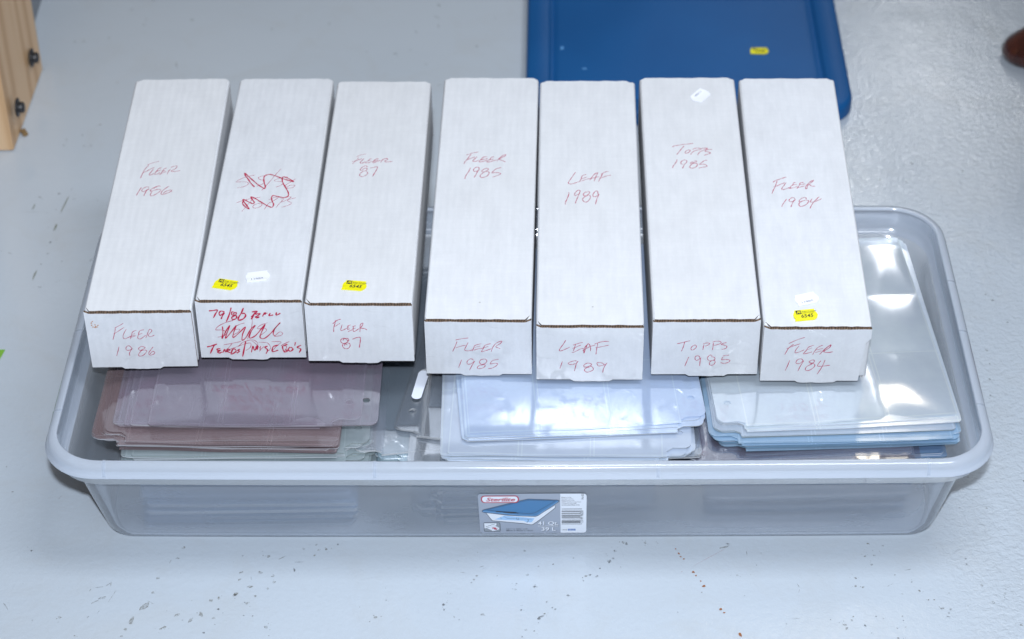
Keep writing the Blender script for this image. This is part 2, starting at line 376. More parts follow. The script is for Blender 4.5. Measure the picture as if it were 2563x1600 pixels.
# ---------------------------------------------------------------- floor
fl_o = mesh("floor", [(-6, -5, 0), (6, -5, 0), (6, 9, 0), (-6, 9, 0)], [(0, 1, 2, 3)], M_FLOOR)
tag(fl_o, "pale grey-blue glossy painted concrete floor, scuffed and speckled", kind="structure")
WRITING = {
 'T1': [[1,-23.0,213.0,-22.8,216.2,-21.6,223.1,-20.5,228.6,-17.5,234.9],[0.8,-18.7,235.6,-15.5,238.4,-12.0,240.3,-7.7,242.1],[0.9,-21.5,222.6,-18.2,224.9,-14.9,228.6,-11.2,231.0],[1,-11.9,228.2,-13.7,223.1,-15.1,218.9,-13.2,218.3,-10.3,220.8],[1,-3.7,230.7,-6.5,229.1,-7.7,225.9,-9.6,219.4,-7.0,219.6,-4.6,222.2],[0.9,-7.8,224.5,-6.0,225.4,-4.1,226.8],[1,1.7,230.0,-0.8,228.2,-2.2,224.0,-3.5,219.6,-5.1,219.4],[0.8,-2.2,224.0,-0.7,224.9,0.8,225.6],[0.8,-3.5,219.6,-1.4,221.5,2.1,223.6],[1,3.4,219.4,4.1,224.5,5.9,228.2],[0.9,5.6,230.5,8.0,232.8,11.1,233.5,12.0,232.4,10.6,228.6,7.0,224.9,8.0,223.6,12.2,224.0,15.7,225.4],[1,-20.2,196.8,-21.6,192.0,-23.3,184.8,-23.6,183.0],[0.9,-12.9,196.1,-13.9,197.9,-16.6,196.6,-19.1,192.9,-18.8,190.2,-16.9,189.8,-14.3,192.0,-12.2,194.3],[1,-12.2,194.3,-14.4,190.7,-15.4,186.2,-16.0,182.1],[1,-4.4,197.5,-6.9,196.1,-9.5,193.9,-10.5,191.1,-9.8,189.8,-6.3,191.6,-3.3,192.9,0.1,192.9],[0.8,-6.9,193.9,-6.9,196.1,-4.5,198.4,-1.9,198.8,-1.3,197.9],[0.9,-8.4,188.9,-9.5,185.3,-9.5,182.6,-7.3,182.1,-4.2,184.8,-1.3,188.4,0.2,191.6],[1,7.6,198.2,4.8,194.8,1.7,189.8,0.9,185.7,2.6,184.2,6.1,185.7,9.5,188.0,11.4,190.5,9.2,191.4,5.5,189.3,3.0,185.7]],
 'T2': [[0.7,-15.1,209.0,-21.0,207.2,-24.6,205.1,-28.9,202.3,-33.4,196.7,-28.3,197.1,-23.3,196.8,-20.5,194.1,-22.2,190.1,-26.4,187.4,-30.9,186.3],[0.7,-2.8,208.6,-9.5,206.5,-11.2,203.4,-8.4,200.4,-4.9,199.5,-4.8,194.8,-7.9,191.4,-11.4,189.0],[0.7,10.3,220.4,6.8,212.5,3.4,203.7,-1.1,192.2,-5.7,181.5],[0.7,18.7,206.0,12.2,203.9,6.4,200.4,6.5,197.7,12.9,196.9,14.7,193.9,12.4,189.9,8.1,187.4],[0.7,26.9,202.2,23.1,197.4,18.6,192.0,17.0,188.6,20.0,185.4,24.8,186.1,27.2,189.5,25.6,190.8,21.8,190.1,18.8,186.0],[1.5,-13.6,187.6,-18.1,194.5,-22.0,202.5,-24.9,207.8,-26.2,212.5,-22.6,207.9,-16.8,199.9,-10.2,191.4,-5.1,186.2,-3.0,184.6,-2.6,188.2,-4.4,194.8,-5.6,202.2,-5.0,207.6,-0.6,210.0,5.0,207.8,12.3,203.2,18.7,199.7,25.4,196.5,20.8,201.4,15.5,205.3,13.0,203.9,14.5,195.2,18.5,185.4,21.4,178.2,22.2,171.6,18.5,168.6,12.4,170.1,7.3,172.0,5.5,169.3,6.7,162.9,8.8,156.5,7.8,151.6,3.5,153.8,-4.8,161.3,-10.6,167.0,-15.5,170.2,-13.0,164.4,-11.0,160.5,-11.9,157.9,-16.3,160.7,-20.4,164.2,-22.8,165.5,-21.2,161.0,-17.4,154.0,-15.0,148.9,-19.2,152.6,-22.3,157.7,-22.2,162.9],[0.7,-29.1,159.5,-24.4,162.5,-18.7,165.6,-11.1,168.0,-5.6,169.4],[0.7,-13.5,165.7,-15.8,159.8,-18.7,152.0,-21.9,144.3],[0.7,-4.5,158.4,-8.8,157.4,-11.7,153.1,-9.9,150.3,-5.6,151.6,-2.7,155.6,-4.1,158.8],[0.7,3.1,164.7,7.7,168.4,12.4,169.5,9.2,164.2,4.5,158.9],[0.7,4.3,160.2,2.2,155.0,0.4,147.9],[0.7,15.0,166.3,20.0,169.0,25.2,169.8,21.2,164.5,15.5,160.5],[0.7,18.0,166.4,15.5,160.5,13.4,155.9,11.8,151.1],[0.7,30.2,168.2,25.8,166.8,22.0,163.8,24.1,161.3,26.7,159.1,24.2,155.5,20.3,153.2,17.1,151.8]],
 'T3': [[0.6,-19.1,247.3,-17.3,249.8,-14.0,251.9,-9.7,253.4],[0.6,-17.3,246.2,-18.8,242.5,-20.7,238.5,-22.6,234.4],[1,-23.3,239.0,-20.8,239.5,-18.1,241.3,-16.0,243.0,-13.5,244.1],[1.1,-11.5,244.3,-13.3,240.7,-15.0,237.4,-13.8,236.1,-11.9,236.5,-9.9,238.4],[0.8,-3.3,244.2,-5.4,243.3,-6.7,240.5,-9.0,238.0,-9.1,236.2,-6.1,236.9,-2.6,239.4],[1.2,-6.9,240.1,-4.6,241.1],[0.9,3.4,244.4,0.9,243.5,-0.5,241.5,-1.9,238.2,-1.3,236.3,1.4,238.3,5.8,240.9],[1.1,-1.0,239.1,1.2,240.7,3.4,241.6],[1,6.2,237.3,7.1,240.5,9.1,243.8],[1,8.7,243.4,10.8,244.6,12.7,244.3,12.2,241.9,10.2,239.8,11.1,238.0,13.7,238.5,18.0,239.4],[0.9,-7.5,228.1,-7.4,230.1,-9.0,231.1,-11.2,229.6,-13.4,226.4,-13.9,223.6,-12.0,222.1,-9.4,221.6,-7.6,223.0,-6.9,225.8,-8.3,226.9,-10.1,226.1,-11.7,224.0],[0.9,-10.6,220.5,-12.7,218.5,-13.9,214.5,-12.7,211.8,-10.1,211.7,-7.6,213.6,-5.9,217.1,-6.7,219.9,-7.9,220.6],[1,-4.0,226.9,-1.2,227.9,1.7,229.2,3.2,229.4,3.2,225.7,2.0,220.9,0.6,215.8,-0.4,211.4]],
 'T4': [[0.9,-21.4,256.6,-18.8,258.3,-15.3,260.2,-12.2,261.1,-8.8,262.4],[1,-16.8,258.3,-18.6,253.2,-21.0,247.7,-22.5,245.1,-23.1,241.5],[0.9,-21.5,247.7,-18.7,249.5,-15.4,251.7,-12.3,253.4],[1,-10.1,253.9,-12.2,250.6,-14.3,247.0,-13.1,245.7,-10.7,246.3,-7.9,247.7],[1,-0.0,253.8,-3.8,253.2,-5.7,249.6,-7.2,247.0,-7.5,245.0,-4.9,245.4,-2.2,246.7,0.2,248.1],[1,-6.3,248.5,-2.8,249.6,0.8,250.5],[1,7.2,253.9,4.7,252.9,3.5,250.0,1.3,247.4,0.1,244.9,2.7,245.1,5.8,246.5,9.8,248.6],[1.1,2.0,248.2,4.4,248.9,6.8,250.0],[1,10.3,246.4,11.6,248.9,13.7,252.6,16.5,256.3,18.9,257.6,19.0,255.9,16.8,253.7,14.2,251.5,12.4,250.0,15.2,247.9,19.3,245.3],[1,-16.3,235.3,-17.6,229.9,-19.4,224.9,-20.8,220.6,-21.3,216.6],[1,-7.3,232.9,-7.8,235.4,-9.7,236.3,-11.8,234.6,-13.1,231.7,-12.3,229.4,-10.3,229.1,-8.5,230.3,-7.1,232.5,-8.9,228.9,-9.9,224.9,-11.9,218.8],[1,-3.5,231.1,-2.4,232.9,-0.2,234.0,1.8,234.0,1.9,231.8,0.1,229.6,-2.2,228.2,-4.3,228.9,-3.9,231.1],[1,1.5,229.6,-1.1,228.6,-4.1,225.3,-5.9,221.7,-4.8,218.8,-2.1,219.2,1.1,221.4,3.0,225.3,2.6,228.6,0.8,229.6],[1,15.1,235.7,12.0,234.4,9.4,232.6,7.5,229.7,5.8,226.6,8.7,227.0,11.8,227.0,14.5,226.1,14.5,224.3,12.1,222.5,7.1,219.6]],
 'T5': [[0.9,-13.2,234.5,-15.9,228.1,-18.6,222.0,-20.5,216.7,-19.7,215.2,-17.0,215.0,-13.2,216.8,-9.7,218.7],[0.9,-2.4,230.8,-6.2,228.6,-7.3,224.2,-8.9,219.4,-10.3,218.1],[0.9,-8.1,222.4,-5.1,224.2,-1.6,226.4],[0.8,-8.9,219.2,-5.2,220.7,-1.4,222.9,2.9,224.2,6.7,225.3,11.0,227.3],[1,1.3,221.2,3.2,225.1,5.7,230.4,8.9,233.5,9.2,232.1,7.5,226.9,5.6,219.4],[0.9,12.7,230.8,15.1,233.0,17.8,235.0,20.8,235.7],[1,14.3,231.7,12.6,226.0,11.3,222.9,10.3,218.6],[0.8,11.5,224.2,14.8,226.0,18.6,228.2,22.9,229.3],[1,-20.0,201.1,-20.0,197.7,-21.5,191.2,-23.1,185.7,-23.7,181.4],[1,-10.3,198.1,-13.2,196.0,-14.3,196.8,-13.5,200.7,-11.1,204.2,-9.2,204.6,-8.7,202.5,-9.8,198.1,-11.1,193.0,-12.7,187.0,-13.5,183.2],[1,-1.2,201.2,-3.1,201.6,-5.0,199.0,-5.2,196.4,-3.4,195.2,-0.7,197.3,0.9,200.3,0.4,202.5,-1.2,202.5],[1,-0.4,196.5,-2.8,195.2,-5.8,191.3,-6.0,188.3,-4.2,185.7,-1.8,185.7,0.6,189.2,1.8,193.5,0.9,196.5],[1,9.2,198.2,9.2,202.1,7.6,203.4,5.5,200.8,4.2,196.9,4.9,194.3,6.7,194.1,8.9,196.1,10.5,198.2,9.1,193.9,7.8,188.3,6.7,181.5]],
 'T6': [[0.9,-20.9,270.4,-18.7,272.4,-14.7,273.4,-10.3,274.7,-5.8,275.4,0.8,276.6],[0.9,-8.8,272.2,-11.0,268.2,-13.8,263.4,-15.8,259.4,-16.9,257.2],[1,-5.4,264.8,-7.3,263.0,-8.3,260.8,-7.4,259.5,-5.2,260.4,-2.9,263.3,-3.2,265.1,-5.0,265.5],[0.9,-0.2,265.8,2.2,268.0,5.9,268.5,8.1,267.6,7.3,265.7,4.2,265.0,0.8,263.2],[0.9,1.7,263.6,-0.3,261.8,-1.8,259.2,-2.5,257.2],[0.9,7.8,266.1,10.1,267.9,13.6,268.4,15.4,267.9,12.6,266.0,9.0,263.1],[0.9,9.0,263.5,7.1,261.7,5.5,259.1,4.5,256.2],[1,19.7,265.8,16.1,265.8,12.8,264.2,12.9,262.4,15.5,261.6,18.0,260.1,16.6,258.6,13.5,257.2,11.0,255.6],[1,-16.9,248.8,-18.1,244.5,-20.0,240.5,-21.5,237.6,-22.2,234.4],[1,-10.9,240.7,-13.0,241.5,-13.4,243.7,-11.7,246.9,-9.5,248.2,-7.5,247.6,-7.1,245.4,-8.0,243.2,-9.6,241.1,-10.8,237.8,-12.1,233.9],[0.9,-0.2,244.9,-2.0,244.6,-3.8,242.8,-2.5,242.4,-0.1,243.8,2.6,244.9,2.5,246.7,0.5,246.6],[1,1.8,242.5,-0.8,242.4,-3.1,239.9,-4.6,236.6,-3.8,234.5,-1.2,234.4,2.0,236.5,3.4,240.2,2.5,242.3,0.5,242.4],[1,13.9,247.7,11.2,247.0,8.9,244.8,5.6,240.7,8.3,241.0,11.1,240.4,12.9,238.2,12.4,236.6,8.7,235.7,4.5,234.3]],
 'T7': [[1,-27.0,216.7,-24.5,219.2,-20.9,221.0,-16.7,223.4,-12.8,225.0],[1,-22.8,218.6,-24.1,213.8,-25.5,209.1,-27.6,203.9,-29.4,198.3],[0.9,-27.0,208.7,-23.6,210.6,-19.5,213.4,-15.3,215.8],[1,-14.1,215.8,-16.1,211.8,-18.4,207.8,-18.9,205.0,-16.6,205.0,-13.0,207.0,-10.2,208.6],[1,-4.1,216.2,-6.4,215.4,-7.6,212.2,-9.8,209.4,-10.6,206.6,-12.7,207.4],[0.8,-8.2,211.8,-5.9,212.6,-3.4,213.2],[0.8,-10.6,206.6,-7.0,207.8,-3.4,209.6],[1,3.6,216.3,0.3,215.3,-0.7,212.1,-2.5,208.6,-3.9,206.0],[0.8,-0.7,212.1,2.3,213.1,5.4,213.9],[0.8,-2.8,207.8,1.0,209.3,4.6,210.9],[1,14.1,220.1,11.2,218.1,7.8,213.7,5.5,209.7,5.0,206.5,6.0,206.1,7.4,210.9,9.9,214.5,12.9,217.7,14.3,219.9],[0.9,9.5,213.3,10.8,210.9,13.0,210.1,15.2,210.3],[0.9,-15.4,189.6,-17.7,185.3,-19.7,181.3,-21.1,177.4],[1,-7.2,189.6,-8.3,191.9,-10.8,191.0,-13.0,188.0,-12.5,185.6,-10.0,185.6,-6.6,188.8,-9.0,185.6,-10.6,181.3,-12.1,176.6],[1,3.8,189.1,4.3,191.5,2.1,191.9,-1.0,189.9,-3.0,186.8,-2.7,184.8,0.4,186.4,2.9,187.6],[1,-0.9,185.6,-3.3,182.9,-3.8,179.7,-2.3,177.8,1.0,178.9,4.7,182.4,6.3,186.0,5.7,187.5,3.7,187.9],[1,10.0,189.9,8.5,186.7,7.6,184.8,10.3,184.8,13.9,186.3,19.6,189.9],[1,17.4,193.0,14.4,189.1,10.8,184.0,8.4,178.9,6.8,174.6]],
 'F1': [[0.8,-23.5,-19.8,-19.5,-17.4,-14.6,-14.1],[0.9,-22.9,-20.2,-24.2,-25.6,-26.9,-34.2],[0.8,-25.4,-27.2,-20.3,-23.5,-14.4,-19.0],[0.9,-12.7,-21.5,-15.1,-25.6,-16.9,-30.6,-15.4,-33.2,-10.2,-30.6,-5.0,-28.6],[0.9,-3.1,-22.8,-7.0,-24.8,-8.9,-29.8,-10.2,-33.5],[0.8,-8.4,-28.1,-4.8,-26.5],[0.8,-9.1,-31.5,-4.5,-29.4],[0.9,4.1,-22.2,-0.1,-23.6,-1.9,-28.2,-3.0,-32.3,-0.7,-33.6,3.0,-30.7,4.8,-29.1],[0.8,-1.6,-28.2,2.0,-26.5],[0.9,4.7,-32.4,6.8,-27.4,8.6,-22.9,10.3,-21.8,11.3,-24.1,7.3,-29.1,9.5,-30.8,13.1,-29.1],[1,-22.2,-42.8,-23.7,-48.0,-25.8,-54.3],[1,-10.1,-44.8,-12.8,-41.8,-15.5,-43.9,-15.6,-47.2,-12.3,-47.3,-9.8,-45.2,-13.0,-50.6,-13.2,-54.8],[0.9,2.4,-44.1,-0.6,-42.8,-4.0,-45.7,-2.4,-47.8,1.5,-45.8,2.7,-44.1],[0.9,-1.2,-47.8,-4.5,-52.4,-3.9,-55.1,-0.0,-53.7,3.6,-49.1,2.0,-47.4,-1.9,-48.2],[1,10.2,-43.7,7.6,-47.5,5.2,-51.3,6.2,-53.8,9.4,-53.0,11.2,-50.8,9.2,-49.2,6.3,-52.5]],
 'F2': [[2.0,-38.1,-11.7,-34.2,-11.3,-29.9,-10.8,-32.4,-15.6,-34.6,-20.0],[2.0,-23.4,-13.1,-26.5,-11.9,-28.7,-14.3,-27.7,-17.1,-23.8,-13.9,-25.9,-17.9,-27.3,-21.5],[2.0,-16.6,-7.8,-19.2,-16.2,-22.7,-24.7],[1.8,-13.7,-13.7,-16.2,-12.9,-16.9,-16.1,-13.4,-16.9,-12.4,-13.7,-15.8,-15.3],[2,-13.4,-17.3,-16.9,-19.3,-16.5,-22.1,-13.1,-20.9,-12.5,-17.6,-15.2,-16.1],[2.2,-5.0,-8.1,-7.6,-14.4,-10.8,-20.0,-10.7,-22.8,-6.7,-21.5,-3.6,-17.5,-4.7,-14.7,-7.0,-15.1],[2,2.6,-13.0,7.9,-12.1,4.4,-15.7,1.4,-19.0],[2,5.9,-13.3,3.9,-17.3,1.2,-21.8],[2,5.7,-15.7,10.3,-14.8,7.4,-17.7,5.3,-19.3,9.0,-18.9,6.2,-20.5],[2,12.3,-18.4,14.2,-14.8,15.6,-13.9,14.7,-16.3],[1.8,13.4,-16.4,17.5,-14.3],[2,20.1,-14.3,18.6,-17.5,22.6,-16.6],[2,26.1,-13.4,25.5,-17.0,29.6,-14.6],[1,-16.0,-23.3,-23.5,-25.9,-30.6,-30.1,-33.7,-34.6,-27.8,-34.9,-24.1,-37.4,-25.9,-41.5,-32.8,-43.7],[1.6,-27.0,-30.4,-27.1,-37.4,-28.7,-45.3,-23.9,-35.7,-19.9,-29.1,-22.8,-37.3,-25.3,-44.9,-18.7,-36.4,-13.6,-29.0,-16.4,-36.4,-17.9,-43.9,-11.6,-38.0,-4.9,-30.9,-8.4,-39.6,-9.5,-47.1,-5.5,-43.7,-0.6,-34.5,4.5,-29.1,-0.2,-36.9,-2.2,-44.5,3.3,-41.9,9.3,-34.3,14.2,-27.7,10.5,-35.9,7.9,-43.5,11.8,-45.1,18.3,-39.1,23.4,-32.4,28.8,-25.8,23.4,-32.4,20.9,-39.1,22.7,-42.8],[0.8,-5.5,-26.4,-10.6,-28.1,-14.1,-30.6],[0.8,-15.2,-34.7,-11.2,-33.8,-12.2,-37.1,-17.2,-40.6],[0.7,2.9,-17.4,1.1,-30.3,-1.7,-38.6,-4.4,-46.2],[0.8,16.6,-26.0,9.1,-29.4,6.4,-33.5,12.8,-32.6,14.5,-35.9,8.0,-41.8],[0.8,22.7,-42.8,28.1,-41.5,29.9,-38.9,27.1,-37.3,22.0,-42.4],[2.2,-44.0,-55.3,-39.4,-54.0,-34.1,-51.7],[2.2,-37.0,-53.5,-39.2,-57.8,-41.6,-63.4],[2,-31.4,-57.2,-34.6,-58.1,-34.1,-59.8,-31.3,-59.4,-34.6,-61.6,-32.7,-62.8,-30.2,-61.5],[2,-29.6,-62.4,-27.2,-58.4,-26.9,-61.9],[2,-26.2,-61.9,-24.4,-58.0,-22.5,-59.2,-25.4,-60.6,-22.2,-62.7],[2,-19.7,-58.3,-21.7,-64.4,-16.6,-60.9,-17.7,-57.9,-20.5,-58.8],[2,-12.6,-58.2,-15.1,-59.5,-13.2,-60.8,-16.2,-63.0],[2.2,-6.3,-48.7,-8.6,-58.1,-10.8,-67.3],[0.8,-27.9,-52.9,-19.6,-51.1,-10.7,-48.8],[0.8,-19.6,-51.1,-22.8,-55.8,-25.9,-59.3,-20.3,-57.5,-13.2,-53.9,-8.8,-49.6,-1.8,-47.0,2.8,-47.8,5.2,-51.9,2.1,-56.3],[0.8,-14.0,-54.8,-6.2,-51.3,-1.5,-51.2,-2.7,-56.3,-7.0,-59.8],[0.8,-0.5,-47.8,2.5,-51.1,6.7,-57.0],[2,-1.8,-61.9,0.2,-54.6,1.4,-59.7,5.0,-53.6,3.9,-58.8],[2,7.6,-54.5,6.5,-59.6],[2,14.4,-54.3,11.6,-56.1,14.0,-59.1,12.0,-63.8],[2,24.6,-53.3,19.7,-55.1,18.6,-61.1,24.2,-59.3],[0.8,6.0,-49.8,11.4,-50.1,14.7,-50.9,17.0,-56.0,14.6,-60.3,10.9,-55.3,5.7,-61.4],[0.8,18.5,-49.2,27.6,-49.5,23.2,-54.2,17.9,-61.2],[2,33.5,-52.3,29.3,-54.1,28.7,-57.5,30.2,-61.4,32.9,-60.5,31.0,-58.4],[0.9,35.7,-48.9,27.3,-54.1,32.6,-54.9,29.4,-62.7],[2,36.0,-55.7,33.8,-58.3,35.6,-60.9,38.5,-58.2,36.6,-55.7],[2.2,41.4,-49.7,40.5,-53.9],[2,46.6,-53.4,42.7,-56.0,46.0,-58.1,44.1,-62.5]],
 'F3': [[1,-25.2,-23.7,-23.1,-21.6,-20.6,-19.5,-18.4,-18.3,-17.0,-18.3],[1.1,-22.4,-19.6,-23.0,-23.3,-24.3,-27.8,-24.8,-33.4],[0.8,-23.6,-26.7,-22.0,-26.1,-20.1,-24.4,-18.1,-23.1],[1.1,-16.3,-24.6,-17.1,-27.6,-18.0,-31.0,-16.5,-31.5,-13.8,-30.0,-11.8,-28.6],[0.9,-11.7,-26.4,-10.1,-25.8,-8.2,-24.8],[1.2,-10.7,-26.1,-11.1,-28.6,-11.4,-30.8],[1,-11.1,-30.5,-9.3,-29.5],[0.9,-11.1,-33.0,-8.9,-31.6,-6.9,-30.7],[1.1,-3.5,-25.8,-6.3,-26.8,-5.7,-27.1,-6.2,-30.1,-5.8,-32.6,-3.9,-32.0,-0.7,-29.3],[1,-5.9,-29.6,-3.7,-28.8],[1.1,0.9,-25.2,0.5,-29.1,0.2,-33.3],[1.1,0.6,-25.8,1.8,-23.5,3.4,-22.8,3.3,-24.6,1.3,-28.8,3.8,-29.0,5.6,-29.8,7.1,-31.1],[1.1,-16.6,-43.7,-15.7,-41.7,-14.1,-41.6,-12.6,-43.0,-11.7,-44.5,-11.0,-43.0,-11.8,-41.3,-14.1,-41.1,-16.8,-41.1,-18.5,-42.9,-18.5,-45.5,-16.8,-47.2,-14.0,-46.8,-11.7,-44.5],[1.1,-15.6,-49.8,-14.7,-47.7,-12.7,-46.5,-10.6,-47.3,-10.0,-49.3,-10.9,-52.0,-13.3,-53.7,-15.6,-53.3,-17.2,-51.0,-17.1,-48.6,-15.2,-47.4,-12.5,-49.3],[1.2,-7.3,-42.2,-5.0,-40.8,-2.2,-39.9,0.0,-40.0,-0.0,-43.6,-0.7,-48.0,-1.4,-52.2]],
 'F4': [[0.9,-21.8,-25.1,-15.8,-23.4,-9.4,-22.3],[1,-20.3,-27.0,-22.3,-33.1,-24.9,-39.9],[0.9,-21.9,-35.3,-17.1,-33.0,-12.2,-31.6],[1,-9.8,-28.1,-12.0,-33.6,-13.4,-37.6,-10.1,-38.9,-5.9,-37.4],[1,2.8,-29.4,-3.2,-31.7,-4.6,-34.9,-5.9,-38.9],[0.9,-3.8,-34.2,1.9,-32.4],[0.9,-4.6,-37.8,0.3,-35.9,4.4,-35.2],[1,11.9,-29.3,6.5,-31.3,4.3,-36.2,2.8,-39.6,6.8,-38.3,12.5,-35.7],[0.9,4.9,-34.8,9.5,-32.8],[1,12.0,-39.8,14.0,-33.3,17.6,-28.3,22.4,-26.0,21.1,-29.0,16.5,-33.2,21.0,-35.6],[1,-16.5,-50.3,-18.3,-56.0,-19.8,-60.5],[1,-4.9,-51.0,-7.7,-48.9,-11.2,-52.2,-11.0,-55.8,-7.3,-55.4,-4.2,-52.1,-6.9,-57.9,-9.4,-63.9],[1,7.7,-51.8,6.2,-49.3,2.1,-50.1,0.5,-53.4,2.5,-56.2,6.1,-54.7,7.9,-51.4],[1,3.5,-56.9,-0.1,-57.7,-1.8,-61.0,0.8,-61.7,4.5,-60.1,6.0,-56.9,3.0,-56.6],[1,19.1,-49.1,12.8,-51.0],[1,12.8,-51.3,10.7,-55.3,15.3,-54.5,18.1,-55.1,16.3,-58.0,12.1,-61.0,8.5,-61.5]],
 'F5': [[1.1,-23.0,-18.0,-24.9,-22.3,-27.3,-26.7,-29.0,-30.4,-28.1,-31.7,-25.6,-30.7,-22.5,-28.9,-19.1,-26.7],[0.9,-16.0,-24.1,-12.6,-22.7,-9.8,-21.4,-6.9,-20.7],[1.1,-13.6,-22.7,-14.6,-27.4,-15.7,-31.8],[0.9,-16.6,-28.3,-13.9,-27.1,-11.3,-25.5,-8.5,-24.0],[0.9,-17.3,-33.2,-15.4,-33.2,-11.8,-30.9,-8.5,-28.8,-5.9,-28.1],[1.1,-2.6,-23.4,-4.7,-26.8,-5.7,-30.3,-5.7,-34.4,-4.5,-30.3,-3.3,-25.9,-2.1,-22.7,-0.9,-22.6,0.2,-25.3,0.7,-28.5,0.5,-31.6],[0.9,-6.9,-30.9,-4.1,-29.0,-0.5,-26.2,1.9,-25.0,5.0,-24.2],[1,4.4,-22.8,7.1,-21.2,10.9,-19.8,14.5,-19.2,18.0,-19.4],[1.1,7.4,-21.7,6.7,-26.6,6.2,-31.4,5.8,-35.8],[0.9,5.3,-27.1,8.5,-26.8,13.3,-25.4,18.0,-24.0],[1.1,-26.0,-45.1,-27.2,-49.4,-28.4,-54.4],[1,-12.5,-44.6,-14.2,-44.2,-17.0,-45.1,-19.9,-46.7,-20.4,-48.1,-18.3,-49.0,-15.7,-48.7,-13.3,-47.6],[1.2,-11.1,-44.6,-12.6,-47.5,-13.6,-52.3,-14.6,-57.5],[1,-0.3,-53.0,-1.7,-52.4,-3.4,-53.8,-1.7,-51.9,0.7,-50.3,1.9,-48.7,0.2,-47.4,-2.6,-47.3,-5.0,-49.2,-5.7,-51.1,-4.6,-52.3,-2.0,-52.0],[1.1,-3.4,-53.8,-4.9,-55.4,-4.4,-57.7,-2.3,-58.9,0.9,-57.8,3.5,-55.6,2.8,-52.6,1.4,-51.3,-0.5,-51.2],[1,14.2,-48.9,12.0,-47.1,9.4,-46.5,7.0,-46.7,7.2,-48.8,8.6,-50.8,11.5,-50.2,14.2,-48.9],[1.2,16.6,-46.8,14.9,-49.6,13.2,-54.5,12.6,-59.4]],
 'F6': [[1.1,-27.2,-29.4,-21.6,-27.8,-18.1,-26.5,-14.9,-25.6],[1.1,-20.1,-26.8,-20.8,-31.9,-21.8,-36.0,-22.7,-39.0],[1,-10.2,-30.9,-12.5,-32.6,-13.8,-35.3,-12.9,-37.4,-10.7,-36.5,-8.7,-33.7,-9.2,-31.6,-10.2,-30.9],[1,-2.6,-29.7,0.5,-28.5,3.5,-28.7,3.5,-30.0,1.8,-31.4,-0.4,-32.5],[1.1,-1.6,-30.3,-2.1,-34.1,-2.4,-37.3],[1,6.3,-27.5,8.9,-26.4,12.9,-26.3,14.6,-27.5,13.2,-29.5,10.5,-30.8,8.0,-31.7],[1.1,7.2,-28.4,7.1,-32.8,6.8,-37.2],[1.1,19.6,-28.0,17.1,-28.7,14.6,-30.3,17.2,-31.0,19.9,-32.5,20.0,-34.6,18.0,-35.9,15.3,-36.7],[1,-15.4,-46.1,-17.1,-51.8,-18.8,-58.1],[1.1,-4.7,-47.7,-5.5,-45.6,-7.5,-44.8,-9.3,-46.3,-9.2,-49.4,-8.0,-50.6,-5.9,-49.8,-4.2,-48.0,-4.4,-52.2,-4.6,-57.9],[0.9,-3.6,-47.2,-4.2,-48.0],[1,7.0,-44.3,4.8,-44.0,3.1,-45.7,2.5,-48.4,3.9,-50.8,6.2,-51.2,8.7,-50.1,9.8,-48.4,8.6,-46.7,5.8,-45.8],[1,6.4,-51.3,4.7,-53.2,4.8,-56.0,6.5,-57.1,8.8,-56.0,10.0,-53.2,9.2,-50.8,7.4,-50.8],[1,16.9,-45.0,20.0,-44.4,22.9,-43.9],[1.1,17.1,-46.6,15.9,-49.8,18.9,-49.6,22.1,-49.8,24.0,-50.8,22.9,-52.9,20.0,-54.3,17.0,-54.3,15.2,-53.1]],
 'F7': [[0.9,-26.5,-20.2,-19.4,-15.7,-11.7,-12.1],[1,-21.9,-21.2,-26.0,-25.8,-29.3,-34.4],[0.9,-28.1,-26.8,-21.7,-23.2,-15.3,-20.2],[1,-16.5,-23.2,-19.0,-27.8,-19.8,-31.8,-16.5,-31.3,-11.5,-28.2],[1,-2.7,-22.2,-7.4,-24.7,-9.2,-28.7,-11.8,-33.3,-7.4,-32.3,-3.8,-30.7],[0.9,-8.5,-28.2,-4.3,-25.7],[1,5.8,-22.1,1.6,-24.7,-1.0,-29.2,-2.9,-34.2],[0.9,0.4,-28.2,6.2,-26.2],[0.9,-0.7,-31.7,5.0,-29.2],[1.3,3.6,-34.2,7.8,-27.7,13.2,-21.6,12.1,-25.6,7.3,-30.2,11.2,-31.7,15.9,-30.6],[1.1,-24.1,-41.9,-25.7,-49.0,-27.4,-55.1],[1.1,-11.3,-42.3,-13.4,-39.8,-17.0,-41.4,-17.8,-45.4,-14.4,-45.9,-10.9,-42.3,-13.3,-48.9,-15.4,-56.0],[1,-0.5,-41.8,-2.8,-41.3,-5.6,-43.8,-3.2,-45.8,-0.4,-43.3,-1.3,-41.3],[1.1,-2.4,-46.3,-7.3,-49.9,-8.4,-53.9,-5.3,-55.1,-0.5,-50.8,-0.1,-46.8,-4.7,-44.8],[1.1,5.5,-42.2,2.7,-48.8,7.6,-49.3,14.5,-48.0],[1.1,9.4,-41.2,7.0,-50.8,3.2,-59.8]]}
